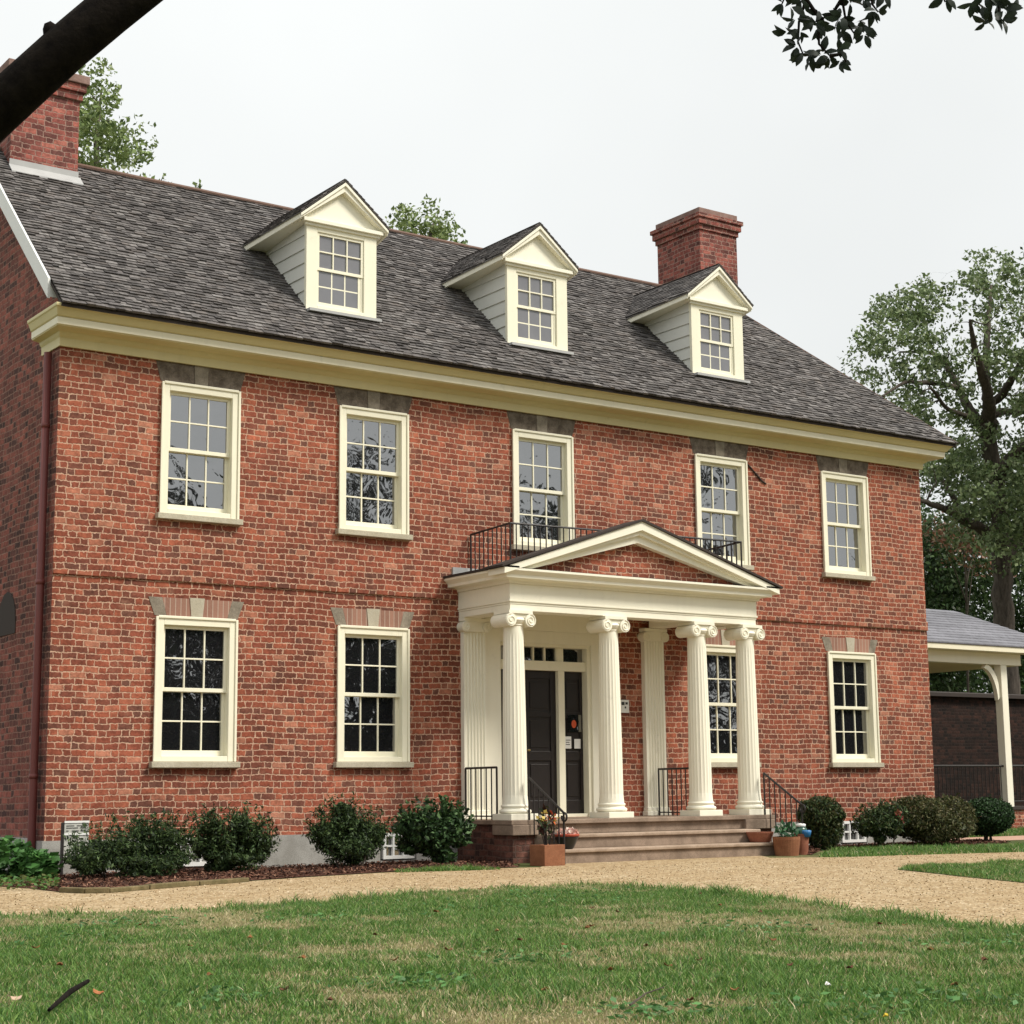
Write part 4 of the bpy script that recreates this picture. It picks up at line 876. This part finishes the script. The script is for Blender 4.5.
# darker trees below and behind it
def simple_tree(name, label, px, depth, poly, n, pal, leafsize, per, group, cr=(.6, 1.0), mind=8, holes=(), tr=.25, trunk_top=None):
    b0 = far(px, 700, depth); b0 = np.array([b0[0], b0[1], 0.0]); ty = trunk_top or (min(p[1] for p in poly)*.6+max(p[1] for p in poly)*.4)
    top = far(px, ty, depth); up = far(px+3, min(p[1] for p in poly)+12, depth)
    lm = [([b0, (b0+top)/2+np.array([.1, .1, 0]), top, up], [tr, tr*.8, tr*.6, tr*.15])]
    cl0 = fill(poly, n, depth, 2.0, holes, mind)
    lm[0][0][3] = max(cl0, key=lambda p: p[2]-.15*np.linalg.norm((p-up)[:2]))
    for i in range(4):
        e = random.choice(cl0); s_ = b0*(.35-.06*i)+top*(.65+.06*i)
        lm.append(([s_, (s_+e)/2+np.array([0, 0, .3]), e], [tr*.5, tr*.35, tr*.1]))
    return tree(name, label, b0, lm, cl0, leafsize, pal, per, group, cr)
DARK = [(.036, .072, .022), (.055, .105, .032), (.08, .135, .045), (.02, .04, .014)]
GB = 'trees behind the open porch'
simple_tree('broadleaf_tree', 'dark green tree between the house corner and the oak trunk', 945, 60, [(895, 560), (905, 525), (930, 520), (960, 535), (985, 570), (985, 640), (960, 690), (900, 690)], 170, DARK+[(.06, .085, .035)], .18, 130, GB, (.8, 1.3), 7, tr=.09)
simple_tree('broadleaf_tree', 'rusty brown leaved tree in front of the oak trunk', 965, 57, [(935, 530), (950, 522), (975, 530), (993, 552), (985, 568), (950, 560)], 14, [(.22, .10, .06), (.16, .11, .05), (.28, .14, .09), (.09, .10, .035)], .15, 60, GB, (.4, .7), 7, tr=.05)
simple_tree('broadleaf_tree', 'dark tree right of the oak trunk at the photo edge', 1040, 62, [(985, 500), (1010, 480), (1060, 470), (1120, 500), (1130, 690), (990, 690), (1008, 600)], 170, DARK+[(.05, .09, .03)], .18, 130, GB, (.8, 1.3), 8)
simple_tree('broadleaf_tree', 'low dark tree seen under the porch beam', 900, 66, [(860, 600), (900, 590), (935, 610), (1000, 640), (1040, 640), (1040, 705), (860, 705)], 150, DARK, .2, 120, GB, (.9, 1.4), 9)
GT = 'tree tops above the house roof'
TOP = [(.18, .24, .075), (.21, .28, .10), (.26, .32, .13), (.11, .16, .055)]
simple_tree('broadleaf_tree', 'green tree rising right of the left chimney', 95, 45, [(60, 100), (78, 82), (100, 78), (112, 100), (130, 120), (131, 140), (146, 150), (142, 160), (120, 166), (118, 182), (60, 190)], 46, TOP, .15, 90, GT, (.35, .6), 8, [(88, 122, 6), (92, 150, 7), (112, 160, 4)], .16, 150)
simple_tree('broadleaf_tree', 'small tree top right of the first dormer', 425, 52, [(392, 228), (400, 214), (412, 220), (428, 211), (445, 218), (458, 236), (455, 248), (395, 240)], 20, TOP, .15, 75, GT, (.3, .5), 7, [(418, 216, 3)], .12, 240)
for px, py in ((163, 176), (197, 183)):
    c = far(px, py, 48); o = tree('sapling_tree', 'thin twig top showing above the roof ridge, %s' % ('left of two' if px == 163 else 'right of two'), (c[0], c[1], 0), [([np.array([c[0], c[1], 0]), c-np.array([0, 0, 4.]), c-np.array([.1, 0, .3]), c], [.06, .04, .02, .01])], [c+np.array([.1, 0, -.1]), c+np.array([-.12, 0, -.2]), c-np.array([0, 0, .5])], .14, TOP, 9, GT, (.15, .22), twig=.006)
# the near tree: its limb crosses the top left corner and its twigs hang into the top right
b0 = np.array([-9.6, -11.8, 0.])
lp = [far(-260, 330, 8.6), far(-130, 210, 8.3), far(-40, 145, 8.1), far(22, 88, 8), far(66, 48, 8), far(110, 11, 8), far(170, -36, 8.1), far(300, -110, 8.4), far(480, -150, 8.7), far(660, -140, 9), far(840, -105, 9.1), far(1000, -80, 9.2), far(1120, -70, 9.3)]
tr_ = empty('shade_tree', tuple(b0), 'near tree with a thick backlit-dark limb across the top left and hanging leafy twigs', 'tree')
b = MB(); off = lambda p: tuple(np.array(p)-b0)
mid0 = b0+np.array([.1, -.05, 1.6])
b.tube([off(b0-np.array([0, 0, .1])), off(b0+np.array([.02, 0, .5])), off(mid0), off(b0*.4+lp[0]*.6+np.array([0, 0, .9])), *[off(p) for p in lp]], [.34, .27, .23, .19, .155, .13, .116, .112, .110, .110, .108, .095, .082, .07, .055, .04, .02], 14)
kb = far(50, 31, 7.98); b.lathe([(.0, -.05), (.03, -.04), (.035, 0), (.028, .03), (0, .05)], 8, off(kb))
b.tube([off(b0+np.array([.0, 0, 2.2])), off(b0+np.array([-.7, .6, 4.2])), off(b0+np.array([-1.5, 1.5, 6.5]))], [.17, .12, .05], 8)
b.build('trunk', M['blackbark'], tr_, smooth=True)
tw = [[(815, -108), (812, -40), (806, 5), (799, 28), (798, 48), (803, 60)], [(806, 5), (818, 22), (819, 50), (830, 62)], [(812, -30), (788, -5), (782, 10)], [(850, -100), (848, -30), (842, 5), (846, 28), (856, 42)], [(842, 5), (832, 20), (815, 28)], [(880, -95), (872, -20), (872, 10), (878, 18)], [(1000, -80), (1004, -20), (998, 5), (1000, 28)], [(1004, -20), (985, 0), (974, 6)], [(960, -85), (948, -20), (943, 2), (945, 8)], [(830, 62), (842, 60), (846, 68)]]
b = MB(); ends = []
for t in tw:
    pts = [far(x, y-6, 9.05+.02*i) for i, (x, y) in enumerate(t)]; b.tube([off(p) for p in pts], list(np.linspace(.012, .004, len(pts))), 5)
b.build('twig', M['blackbark'], tr_)
cents = [(783, 9), (790, 12), (796, 25), (788, 38), (800, 37), (797, 52), (803, 58), (812, 60), (811, 67), (822, 60), (829, 62), (838, 56), (841, 66), (815, 28), (820, 20), (808, 20), (818, 33), (843, 22), (850, 8), (838, 26), (842, 36), (856, 33), (863, 32), (864, 40), (871, 17), (877, 17), (853, 0), (868, 0), (884, 0), (846, -6), (800, 3), (825, -8), (812, -14), (945, 4), (973, 8), (985, 2), (992, 8), (1000, 4), (1008, 6), (1012, 10), (986, 28), (994, 24), (1001, 26), (990, 14), (1004, 16), (1000, -10), (880, -30), (840, -40), (800, -30), (960, -30), (1020, -30)]
Ls = []; NV = 6
VV = []; QQ = []
for (x, y) in cents:
    c0 = far(x, y-6, 9.08+random.uniform(-.1, .1))-b0
    for j in range(random.randint(4, 6)):
        a = random.uniform(0, 2*math.pi); dirv = np.array([math.cos(a)*CR[i]+math.sin(a)*CU[i]*1.0 for i in range(3)])+CF*random.uniform(-.6, .6)-np.array([0, 0, .45]); dirv /= np.linalg.norm(dirv)
        side = np.cross(dirv, CF+rng.normal(size=3)*.6); side /= np.linalg.norm(side); nrm = np.cross(dirv, side)
        ln = random.uniform(.055, .088); wd = ln*random.uniform(.40, .54); n0 = len(VV)
        for t, w_ in ((0, .05), (.25, .75), (.55, 1), (.82, .6), (1, .03)):
            for s_ in (-1, 1): VV.append(c0+dirv*ln*(t+.12)+side*s_*w_*wd/2+nrm*(.12*ln*abs(s_)*w_-.25*ln*t*t))
        for i in range(4): QQ.append([n0+2*i, n0+2*i+1, n0+2*i+3, n0+2*i+2])
VV = np.array(VV); QQ = np.array(QQ); np_mesh('leaves', VV, QQ, np.tile(np.array([.022, .032, .022]), (len(VV), 1))*rng.uniform(.6, 1.5, (len(VV), 1)), M['leaf'], tr_)  # dark green with the backlit look put into the leaf colour
# woodland across the lawn, which the window panes mirror
wl_c = []; wl_l = []
Pm = []
for i in range(34):
    x = -8+i*2.6+random.uniform(-1, 1); y = -42+random.uniform(-6, 4); h = random.uniform(13.0, 15.0) if 6 < x < 50 else random.uniform(10, 13); r_ = random.uniform(2.0, 2.9)
    for q in range(11): Pm.append(ellip(100, np.array([x+random.uniform(-1.5, 1.5), y+random.uniform(-1, 1), random.uniform(.6, 3.6)]), (1.4, 1.2, 1.1), .1))
    for q in range(22):
        c = np.array([x, y, h*.55])+rng.normal(size=3)*np.array([r_*.6, r_*.6, h*.2]); Pm.append(ellip(80, c, (1.3, 1.3, 1.0), .1))
V, Q, cc = leaves(np.vstack(Pm), .55, .7, cols=[(.012, .022, .009), (.018, .032, .012)]); wd = np_mesh('woodland', V, Q, cc, M['leaf']); tag(wd, 'dark belt of trees across the lawn mirrored in the window panes', 'woodland', kind='stuff')
b = MB()
for i in range(34): x = -8+i*2.6; b.tube([(x, -42, 0), (x+.2, -42, 4), (x, -42, 7)], [.25, .18, .08], 6)
o = b.build('woodland_trunks', M['bark'], wd)

# ------------------------------------------------------------------ pots and small things by the steps
def pot_plant(name, label, base, parts, cat='plant', group=None):
    o = empty(name, tuple(base), label, cat, group)
    for nm, C, sz, pal, asp in parts:
        V, Q, cc = leaves(C, sz, asp, cols=pal); np_mesh(nm, V, Q, cc, M['leaf'], o)
    return o
# square planter left
pb = on(552, 867.5, z=0); pb = np.array([5.88, -2.30, 0])
o = empty('square_planter', tuple(pb), 'square terracotta planter at the left end of the steps', 'planter')
b = MB(); a, t_ = .165, .03
for p in ([(-a, -a), (a, -a), (a, -a+t_), (-a, -a+t_)], [(-a, a-t_), (a, a-t_), (a, a), (-a, a)], [(-a, -a+t_), (-a+t_, -a+t_), (-a+t_, a-t_), (-a, a-t_)], [(a-t_, -a+t_), (a, -a+t_), (a, a-t_), (a-t_, a-t_)]): b.prism(p, 'z', 0, .27)
b.box(-a+t_, a-t_, -a+t_, a-t_, 0, .02); b.build('body', M['terra'], o, bevel=.006)
b = MB(); b.box(-a+t_+.001, a-t_-.001, -a+t_+.001, a-t_-.001, .021, .24); b.build('soil', M['mulch'], o)
pp_ = pb+np.array([0, 0, .24])
C1 = ellip(70, (0, 0, .30), (.15, .13, .22), .2); C2 = ellip(40, (0, 0, .36), (.15, .12, .10), .2)
o = pot_plant('potted_plant', 'dark leaved plant with orange flowers in the square terracotta planter', pp_, [('foliage', C1, .11, [(.02, .03, .012), (.035, .05, .018), (.05, .02, .016)], .3), ('flower', C2, .05, [(.62, .14, .03), (.55, .08, .03), (.6, .45, .10)], .8)])
for i in range(9):
    b = MB(); a = random.uniform(0, 6.28); r_ = random.uniform(.05, .13); b.tube([(.03*math.cos(a), .03*math.sin(a), 0), (r_*.7*math.cos(a), r_*.7*math.sin(a), .22), (r_*1.2*math.cos(a), r_*1.2*math.sin(a), random.uniform(.35, .5))], [.007, .006, .003], 5); b.build('stem', M['darkstem'], o)
# dark bowl with pink top on the second step
bb = np.array([6.50, -1.90, .1876])
o = empty('flower_bowl', tuple(bb), 'black bowl planter with red rim and pale pink flowers on the steps', 'planter')
b = MB(); b.lathe([(.07, 0), (.09, .01), (.12, .07), (.155, .15), (.16, .165)], 20); b.build('bowl', M['blackpot'], o, smooth=True)
b = MB(); b.lathe([(.158, .166), (.168, .17), (.172, .195), (.165, .20)], 20); b.build('rim', M['red2'], o, smooth=True)
V, Q, cc = leaves(ellip(260, (0, 0, .215), (.15, .15, .07), .2), .05, .8, cols=[(.75, .52, .46), (.78, .68, .60), (.65, .35, .30)]); np_mesh('flower', V, Q, cc, M['leaf'], o)
# round pot right
def round_pot(name, label, base, r_, h, mat, prof=None):
    o = empty(name, tuple(base), label, 'flower pot')
    b = MB(); b.lathe(prof or [(r_*.84, 0), (r_*.95, h*.6), (r_, h*.85), (r_*1.0, h), (r_*.88, h), (r_*.86, h*.85), (0.001, h*.84)], 28); b.build('body', mat, o, smooth=False); return o
round_pot('flower_pot', 'round light terracotta pot at the right end of the steps', (10.22, -2.23, 0), .20, .27, M['terra'])
round_pot('flower_pot', 'narrow dark brick red pot between the round light pot and the olive shrub', (10.62, -2.12, 0), .115, .30, M['terradark'])
round_pot('terracotta_bowl', 'shallow terracotta bowl on the bottom step below the right column', (10.05, -1.86, .1876), .19, .15, M['terradark'], [(.13, 0), (.15, .01), (.18, .08), (.20, .135), (.20, .15), (.18, .15), (.16, .1), (0.001, .09)])
# plant and ornament in those pots
C1 = ellip(110, (0, 0, .12), (.20, .16, .13), .1)
o = pot_plant('potted_plant', 'green and white leaved plant growing in the round terracotta pot', (10.22, -2.23, .23), [('foliage', C1, .10, [(.03, .10, .04), (.05, .14, .06), (.02, .07, .035)], .4), ('variegated_leaf', ellip(16, (-.05, 0, .14), (.14, .1, .09), .1), .09, [(.7, .72, .62)], .3)])
b = MB(); b.lathe([(.001, 0), (.08, .0), (.10, .04), (.09, .12), (.05, .16)], 16); o = b.build('garden_ornament', [M['greenglaze']], None, loc=(10.62, -2.12, .2535), smooth=True); tag(o, 'dark green glazed ornament with white cap and blue jug on the narrow pot', 'ornament')
c = MB(); c.lathe([(.052, .145), (.075, .15), (.075, .185), (.03, .20), (0.001, .20)], 14); c.build('cap', M['paper'], o, smooth=True)
c = MB(); c.lathe([(.050, -.002), (.058, .0), (.075, .06), (.078, .09), (.06, .10)], 12, (.02, -.09, 0)); c.build('jug', M['blueglaze'], o, smooth=True)
# interpretive panel by the corner
o = empty('information_panel', (.28, -.32, 0), 'grey metal information panel on dark posts at the left corner of the house', 'sign')
b = MB(); b.box(-.155, .155, -.012, .012, .22, .645); b.build('panel', M['signmetal'], o, bevel=.004)
b = MB(); b.box(-.185, -.157, -.02, .02, 0, .64); b.build('post', M['iron'], o)
b = MB(); b.box(-.155, .155, -.02, -.0125, .49, .515); b.build('strip', M['paper'], o)
b = MB(); b.box(-.155, .155, -.02, -.0125, .635, .66); b.build('strip', M['paper'], o)
b = MB()
for z_, segs in ((.60, ((-.13, -.03), (0, .13))), (.575, ((-.13, .02), (.04, .12))), (.54, ((-.13, -.10), (-.06, .03), (.05, .12)))):
    for s0, s1 in segs: b.box(s0, s1, -.0135, -.0122, z_-.006, z_+.006)
b.build('print', M['ink'], o)
# bed edging
kb_ = gnd([(58, 893), (84, 894), (110, 893.5), (150, 890), (200, 886), (250, 882.3)])
for i in range(len(kb_)-1):
    (x0, y0), (x1, y1) = kb_[i], kb_[i+1]; d = np.array([x1-x0, y1-y0]); ln = np.linalg.norm(d); d /= ln; nrm = np.array([-d[1], d[0]])
    a = np.array([x0, y0])+d*.008; c = np.array([x1, y1])-d*.008
    b = MB(); b.prism([tuple(a), tuple(c), tuple(c+nrm*.10), tuple(a+nrm*.10)], 'z', 0, .055+random.uniform(-.006, .006)); o = b.build('kerb_stone', M['kerb'], bevel=.01)
    tag(o, 'mossy kerb stone edging the flower bed, %s' % ['at the left corner by the green weeds', 'second from the left corner', 'just left of the yew beside the panel', 'in front of the wide yew', 'the last one before the mulch'][i], 'kerb', 'kerb stones along the left flower bed')
# ------------------------------------------------------------------ mulch chips, grass, leaves
def scatter_poly(poly, n):
    xs = [p[0] for p in poly]; ys = [p[1] for p in poly]; x0, x1, y0, y1 = min(xs), max(xs), min(ys), max(ys); o_ = []
    px_, py_ = np.array(xs), np.array(ys); need = n
    while need > 0:
        x = rng.uniform(x0, x1, need*2); y = rng.uniform(y0, y1, need*2); c = np.zeros(len(x), bool); j = len(poly)-1
        for i in range(len(poly)):
            m_ = ((py_[i] > y) != (py_[j] > y)); xi = (px_[j]-px_[i])*(y-py_[i])/((py_[j]-py_[i]) or 1e-9)+px_[i]; c ^= m_ & (x < xi); j = i
        o_.append(np.stack([x[c], y[c]], 1)); need -= int(c.sum())
        if len(o_) > 60: break
    return np.vstack(o_)[:n]
bl = [p for p in bedL[1:-4]] + [(6.0, -.05), (-.4, -.05)]
XY = np.vstack([scatter_poly(bl, 9000), scatter_poly(bedR, 7000)])
C = np.hstack([XY, rng.uniform(.012, .04, (len(XY), 1))])
V, Q, cc = leaves(C, .065, .35, .5, [(.10, .045, .03), (.16, .075, .05), (.06, .03, .022), (.22, .12, .08), (.04, .022, .018)]); tag(np_mesh('mulch', V, Q, cc, M['chip']), 'reddish brown bark mulch spread over the flower beds', 'mulch', kind='stuff')
def grass(name, XY, h, label, wid=.006, dry=.35, seedn=0, tall=None):
    n = len(XY); ang = rng.uniform(0, 2*math.pi, n); lean = rng.uniform(.2, 1.25, n); la = rng.uniform(0, 2*math.pi, n)
    # patches of dry, thin turf
    fx = np.zeros(n)
    for (kx, ky, ph, am) in ((.9, .5, 1, .4), (-.6, 1.1, 2.2, .4), (2.1, 1.7, .4, .4), (3.3, -2.6, 4, .35), (6.5, 5, 1.5, .3), (-9, 7, 2, .25)): fx += am*np.sin(kx*XY[:, 0]+ky*XY[:, 1]+ph+1.2*np.sin(ky*1.3*XY[:, 0]-kx*.9*XY[:, 1]+ph))
    dryp = np.clip((fx+.08)*.95+rng.normal(size=n)*.25, 0, 1)
    cl = np.zeros(n)
    for (kx, ky, ph, am) in ((2.6, 3.1, .7, .35), (-3.7, 2.2, 2, .3), (7, 4, .3, .3), (-5, 9, 1.1, .3), (13, -6, 2.3, .25), (17, 15, 3.3, .25), (-23, 11, .9, .2), (29, 31, 2, .2)): cl += am*np.sin(kx*XY[:, 0]+ky*XY[:, 1]+ph+1.5*np.sin(ky*.6*XY[:, 0]-kx*.4*XY[:, 1]))
    hh = h*rng.uniform(.35, 1.2, n)*(1-.45*dryp)*np.clip(1+.55*cl, .45, 1.9)
    if tall is not None: hh *= np.where(rng.uniform(size=n) < tall, 1.7, 1)
    w_ = wid*rng.uniform(.6, 1.4, n); dx, dy = np.cos(ang)*w_/2, np.sin(ang)*w_/2; lx, ly = np.cos(la)*lean*hh, np.sin(la)*lean*hh
    z0 = np.zeros(n)
    V = np.stack([np.stack([XY[:, 0]-dx, XY[:, 1]-dy, z0], 1), np.stack([XY[:, 0]+dx, XY[:, 1]+dy, z0], 1),
                  np.stack([XY[:, 0]+dx*.8+lx*.4, XY[:, 1]+dy*.8+ly*.4, hh*.6], 1), np.stack([XY[:, 0]-dx*.8+lx*.4, XY[:, 1]-dy*.8+ly*.4, hh*.6], 1),
                  np.stack([XY[:, 0]+dx*.1+lx, XY[:, 1]+dy*.1+ly, hh], 1), np.stack([XY[:, 0]-dx*.1+lx, XY[:, 1]-dy*.1+ly, hh], 1)], 1).reshape(-1, 3)
    i6 = np.arange(n)[:, None]*6; Q = np.vstack([i6+np.array([[0, 1, 2, 3]]), i6+np.array([[3, 2, 4, 5]])])
    gr = np.array([(.088, .195, .036), (.125, .240, .046), (.18, .29, .068), (.050, .125, .026)])[rng.integers(0, 4, n)]; dr = np.array([(.46, .38, .21), (.37, .32, .16), (.28, .30, .11), (.56, .47, .30)])[rng.integers(0, 4, n)]
    isd = rng.uniform(size=n) < (.07+dryp*dry*2.0)
    c = np.where(isd[:, None], dr, gr)*rng.uniform(.75, 1.25, (n, 1)); o = np_mesh(name, V, Q, np.repeat(c, 6, 0), M['grass']); return tag(o, label, 'grass', kind='stuff')
far_edge = [p for p, q in zip(gnd(LAWN_EDGE), LAWN_EDGE) if -160 <= q[0] <= 1250]
near_edge = gnd([(1180, 1060), (-160, 1060)])
lawn_poly = far_edge+near_edge
XY = scatter_poly(lawn_poly, N_GRASS)
dist = np.linalg.norm(XY-CAM[:2], axis=1)
grass('grass', XY, .034, 'short green lawn with dry straw patches in front of the gravel path', .0048, .46, tall=.03)
e2 = []
for (x0, y0), (x1, y1) in zip(far_edge[:-1], far_edge[1:]):
    n_ = int(math.hypot(x1-x0, y1-y0)*420); t = rng.uniform(0, 1, n_)[:, None]; e2.append(np.array([[x0, y0]])*(1-t)+np.array([[x1, y1]])*t+rng.normal(size=(n_, 2))*.07)
grass('grass_edge', np.vstack(e2), .065, 'taller ragged grass fringe along the gravel edge of the lawn', .007, .05)
grass('grass_island', scatter_poly(ISL, 60000), .05, 'green grass island in the gravel at the right edge', .008, .12)
sp_ = gnd([(818, 857.6), (832, 851), (860, 849.5), (900, 848.5), (1024, 846), (1150, 843), (1150, 848.5), (1024, 852.3), (900, 855.8), (840, 857.8)])
grass('grass_strip', scatter_poly(sp_, 26000), .06, 'bright strip of grass in front of the right hand shrubs', .01, .05)
grass('grass_strip', scatter_poly(gnd([(395, 873), (500, 870), (500, 868.6), (395, 871.4)]), 2500), .05, 'small strip of grass by the path left of the steps', .01, .05)
grass('grass_verge', scatter_poly([(17.5, 1.6), (34, 1.6), (34, 4.7), (17.5, 4.7)], 40000), .07, 'grass verge below the open porch', .014, .05)
wd_xy = []
for px, py, sp_r in ((560, 895, .30), (590, 902, .25), (330, 918, .3), (120, 925, .3), (455, 908, .3), (850, 1012, .16), (1000, 945, .25), (650, 1015, .12), (230, 1000, .15), (740, 930, .2), (60, 940, .2), (420, 985, .15), (930, 1000, .14), (520, 960, .15)):
    g = on(px, py, z=0); wd_xy.append(np.hstack([g[:2]+rng.normal(size=(120, 2))*sp_r*1.3, rng.uniform(.008, .04, (120, 1))]))
V, Q, cc = leaves(np.vstack(wd_xy), .045, .6, .5, [(.07, .18, .05), (.10, .23, .065), (.055, .13, .035)]); tag(np_mesh('lawn_weeds', V, Q, cc, M['leaf']), 'clumps of broad leaved weeds and clover among the lawn grass', 'weeds', kind='stuff')
gv = gnd([(-100, 921), (0, 917), (100, 913.5), (200, 909.5), (300, 904), (400, 896), (520, 887), (600, 885.5), (660, 888), (740, 896), (820, 906), (920, 919), (1023, 932), (1150, 950), (1150, 890), (1024, 884), (925, 874), (893, 869.5), (1024, 861), (1150, 856), (1150, 849), (1024, 852.5), (900, 856.5), (800, 859), (560, 868.5), (500, 869.5), (400, 873), (300, 879), (200, 886), (110, 895), (50, 894), (-100, 889)])
XY = scatter_poly(gv, 9000); V, Q, cc = leaves(np.hstack([XY, rng.uniform(.005, .012, (len(XY), 1))]), .018, .8, .25, [(.36, .26, .15), (.45, .34, .21), (.58, .48, .34), (.30, .21, .12), (.50, .39, .24)]); tag(np_mesh('loose_gravel', V, Q, cc, M['chip']), 'loose tan pebbles lying on the gravel path', 'gravel', kind='stuff')
# fallen leaves, a dead stick and a scrap of paper on the lawn
def fallen(px, py, size, colr, label, group=None, name='fallen_leaf', cat='leaf', mat='chip'):
    g = on(px, py, z=.035); b = MB(); n = 7; top = []; a0 = random.uniform(0, 6.28)
    for k_ in range(11):
        a = 2*math.pi*k_/11; rr = size*(.55+.45*abs(math.cos(a*2.5+.3)))*(1 if k_ % 2 else .8); top.append((rr*math.cos(a)*.9, rr*math.sin(a)*.6, size*.35*math.cos(a)**2+random.uniform(0, size*.12)))
    b.v = [(0, 0, size*.05)]+top+[(0, 0, size*.05-.003)]+[(x, y, z-.003) for x, y, z in top]; m = len(top)
    b.f = [(0, 1+i, 1+(i+1) % m) for i in range(m)]+[(m+1, m+2+(i+1) % m, m+2+i) for i in range(m)]+[(1+i, m+2+i, m+2+(i+1) % m, 1+(i+1) % m) for i in range(m)]
    b.m = [0]*len(b.f); b.c = [(*colr, 1)]*len(b.v)
    o = b.build(name, M[mat], None, usecol=True); o.location = tuple(g); o.rotation_euler = (random.uniform(-.3, .3), random.uniform(-.3, .3), a0); return tag(o, label, cat, group)
GLV = 'fallen leaves on the lawn'; BR = 'curled brown fallen leaf lying on the lawn'
for px, py in ((36, 948), (190, 946), (250, 938), (302, 958), (448, 950), (436, 912), (587, 928), (592, 908), (646, 946), (668, 966), (880, 924), (700, 960), (772, 940), (905, 925), (618, 912), (395, 960), (330, 1000), (850, 968), (140, 925), (210, 975), (285, 990), (375, 935), (520, 940), (545, 990), (735, 990), (790, 965), (815, 930), (930, 950), (985, 960), (60, 965), (690, 1000), (565, 945), (955, 985), (720, 905), (760, 912), (480, 889), (700, 894), (395, 870), (610, 970)):
    fallen(px, py, random.uniform(.026, .042), random.choice([(.16, .07, .03), (.24, .11, .045), (.11, .05, .028)]), BR, GLV)
fallen(14, 999, .05, (.48, .34, .25), 'large pale tan fallen leaf at the bottom left of the lawn', GLV)
fallen(98, 993, .04, (.34, .14, .06), 'rusty orange fallen leaf beside the dark stick', GLV)
fallen(497, 931, .035, (.42, .24, .12), 'tan fallen leaf at the top middle of the lawn', GLV)
fallen(886, 1016, .025, (.55, .40, .05), 'yellow fallen leaf at the bottom right of the lawn', GLV)
fallen(592, 926, .03, (.13, .05, .02), 'dark brown fallen leaf right of the lawn centre', GLV)
fallen(828, 985, .028, (.72, .72, .72), 'small white scrap of paper on the lawn', None, 'paper_scrap', 'litter')
p0, p1 = on(49, 1010, z=.05), on(88, 981, z=.07); b = MB(); pm = (p0+p1)/2+np.array([.01, .01, .015]); b.tube([tuple(p0-p0), tuple(pm-p0), tuple(p1-p0)], [.008, .014, .010], 7); o = b.build('fallen_stick', M['blackbark'], None, loc=tuple(p0)); tag(o, 'dark dead stick lying on the lawn at bottom left', 'stick')
p0, p1 = on(630, 1005, z=.03), on(664, 987, z=.04); b = MB(); b.tube([(0, 0, 0), tuple((p1-p0)/2+np.array([0, .01, .01])), tuple(p1-p0)], [.005, .004, .003], 5); o = b.build('fallen_stick', M['bark'], None, loc=tuple(p0)); tag(o, 'thin brown twig lying on the lawn right of centre', 'stick')
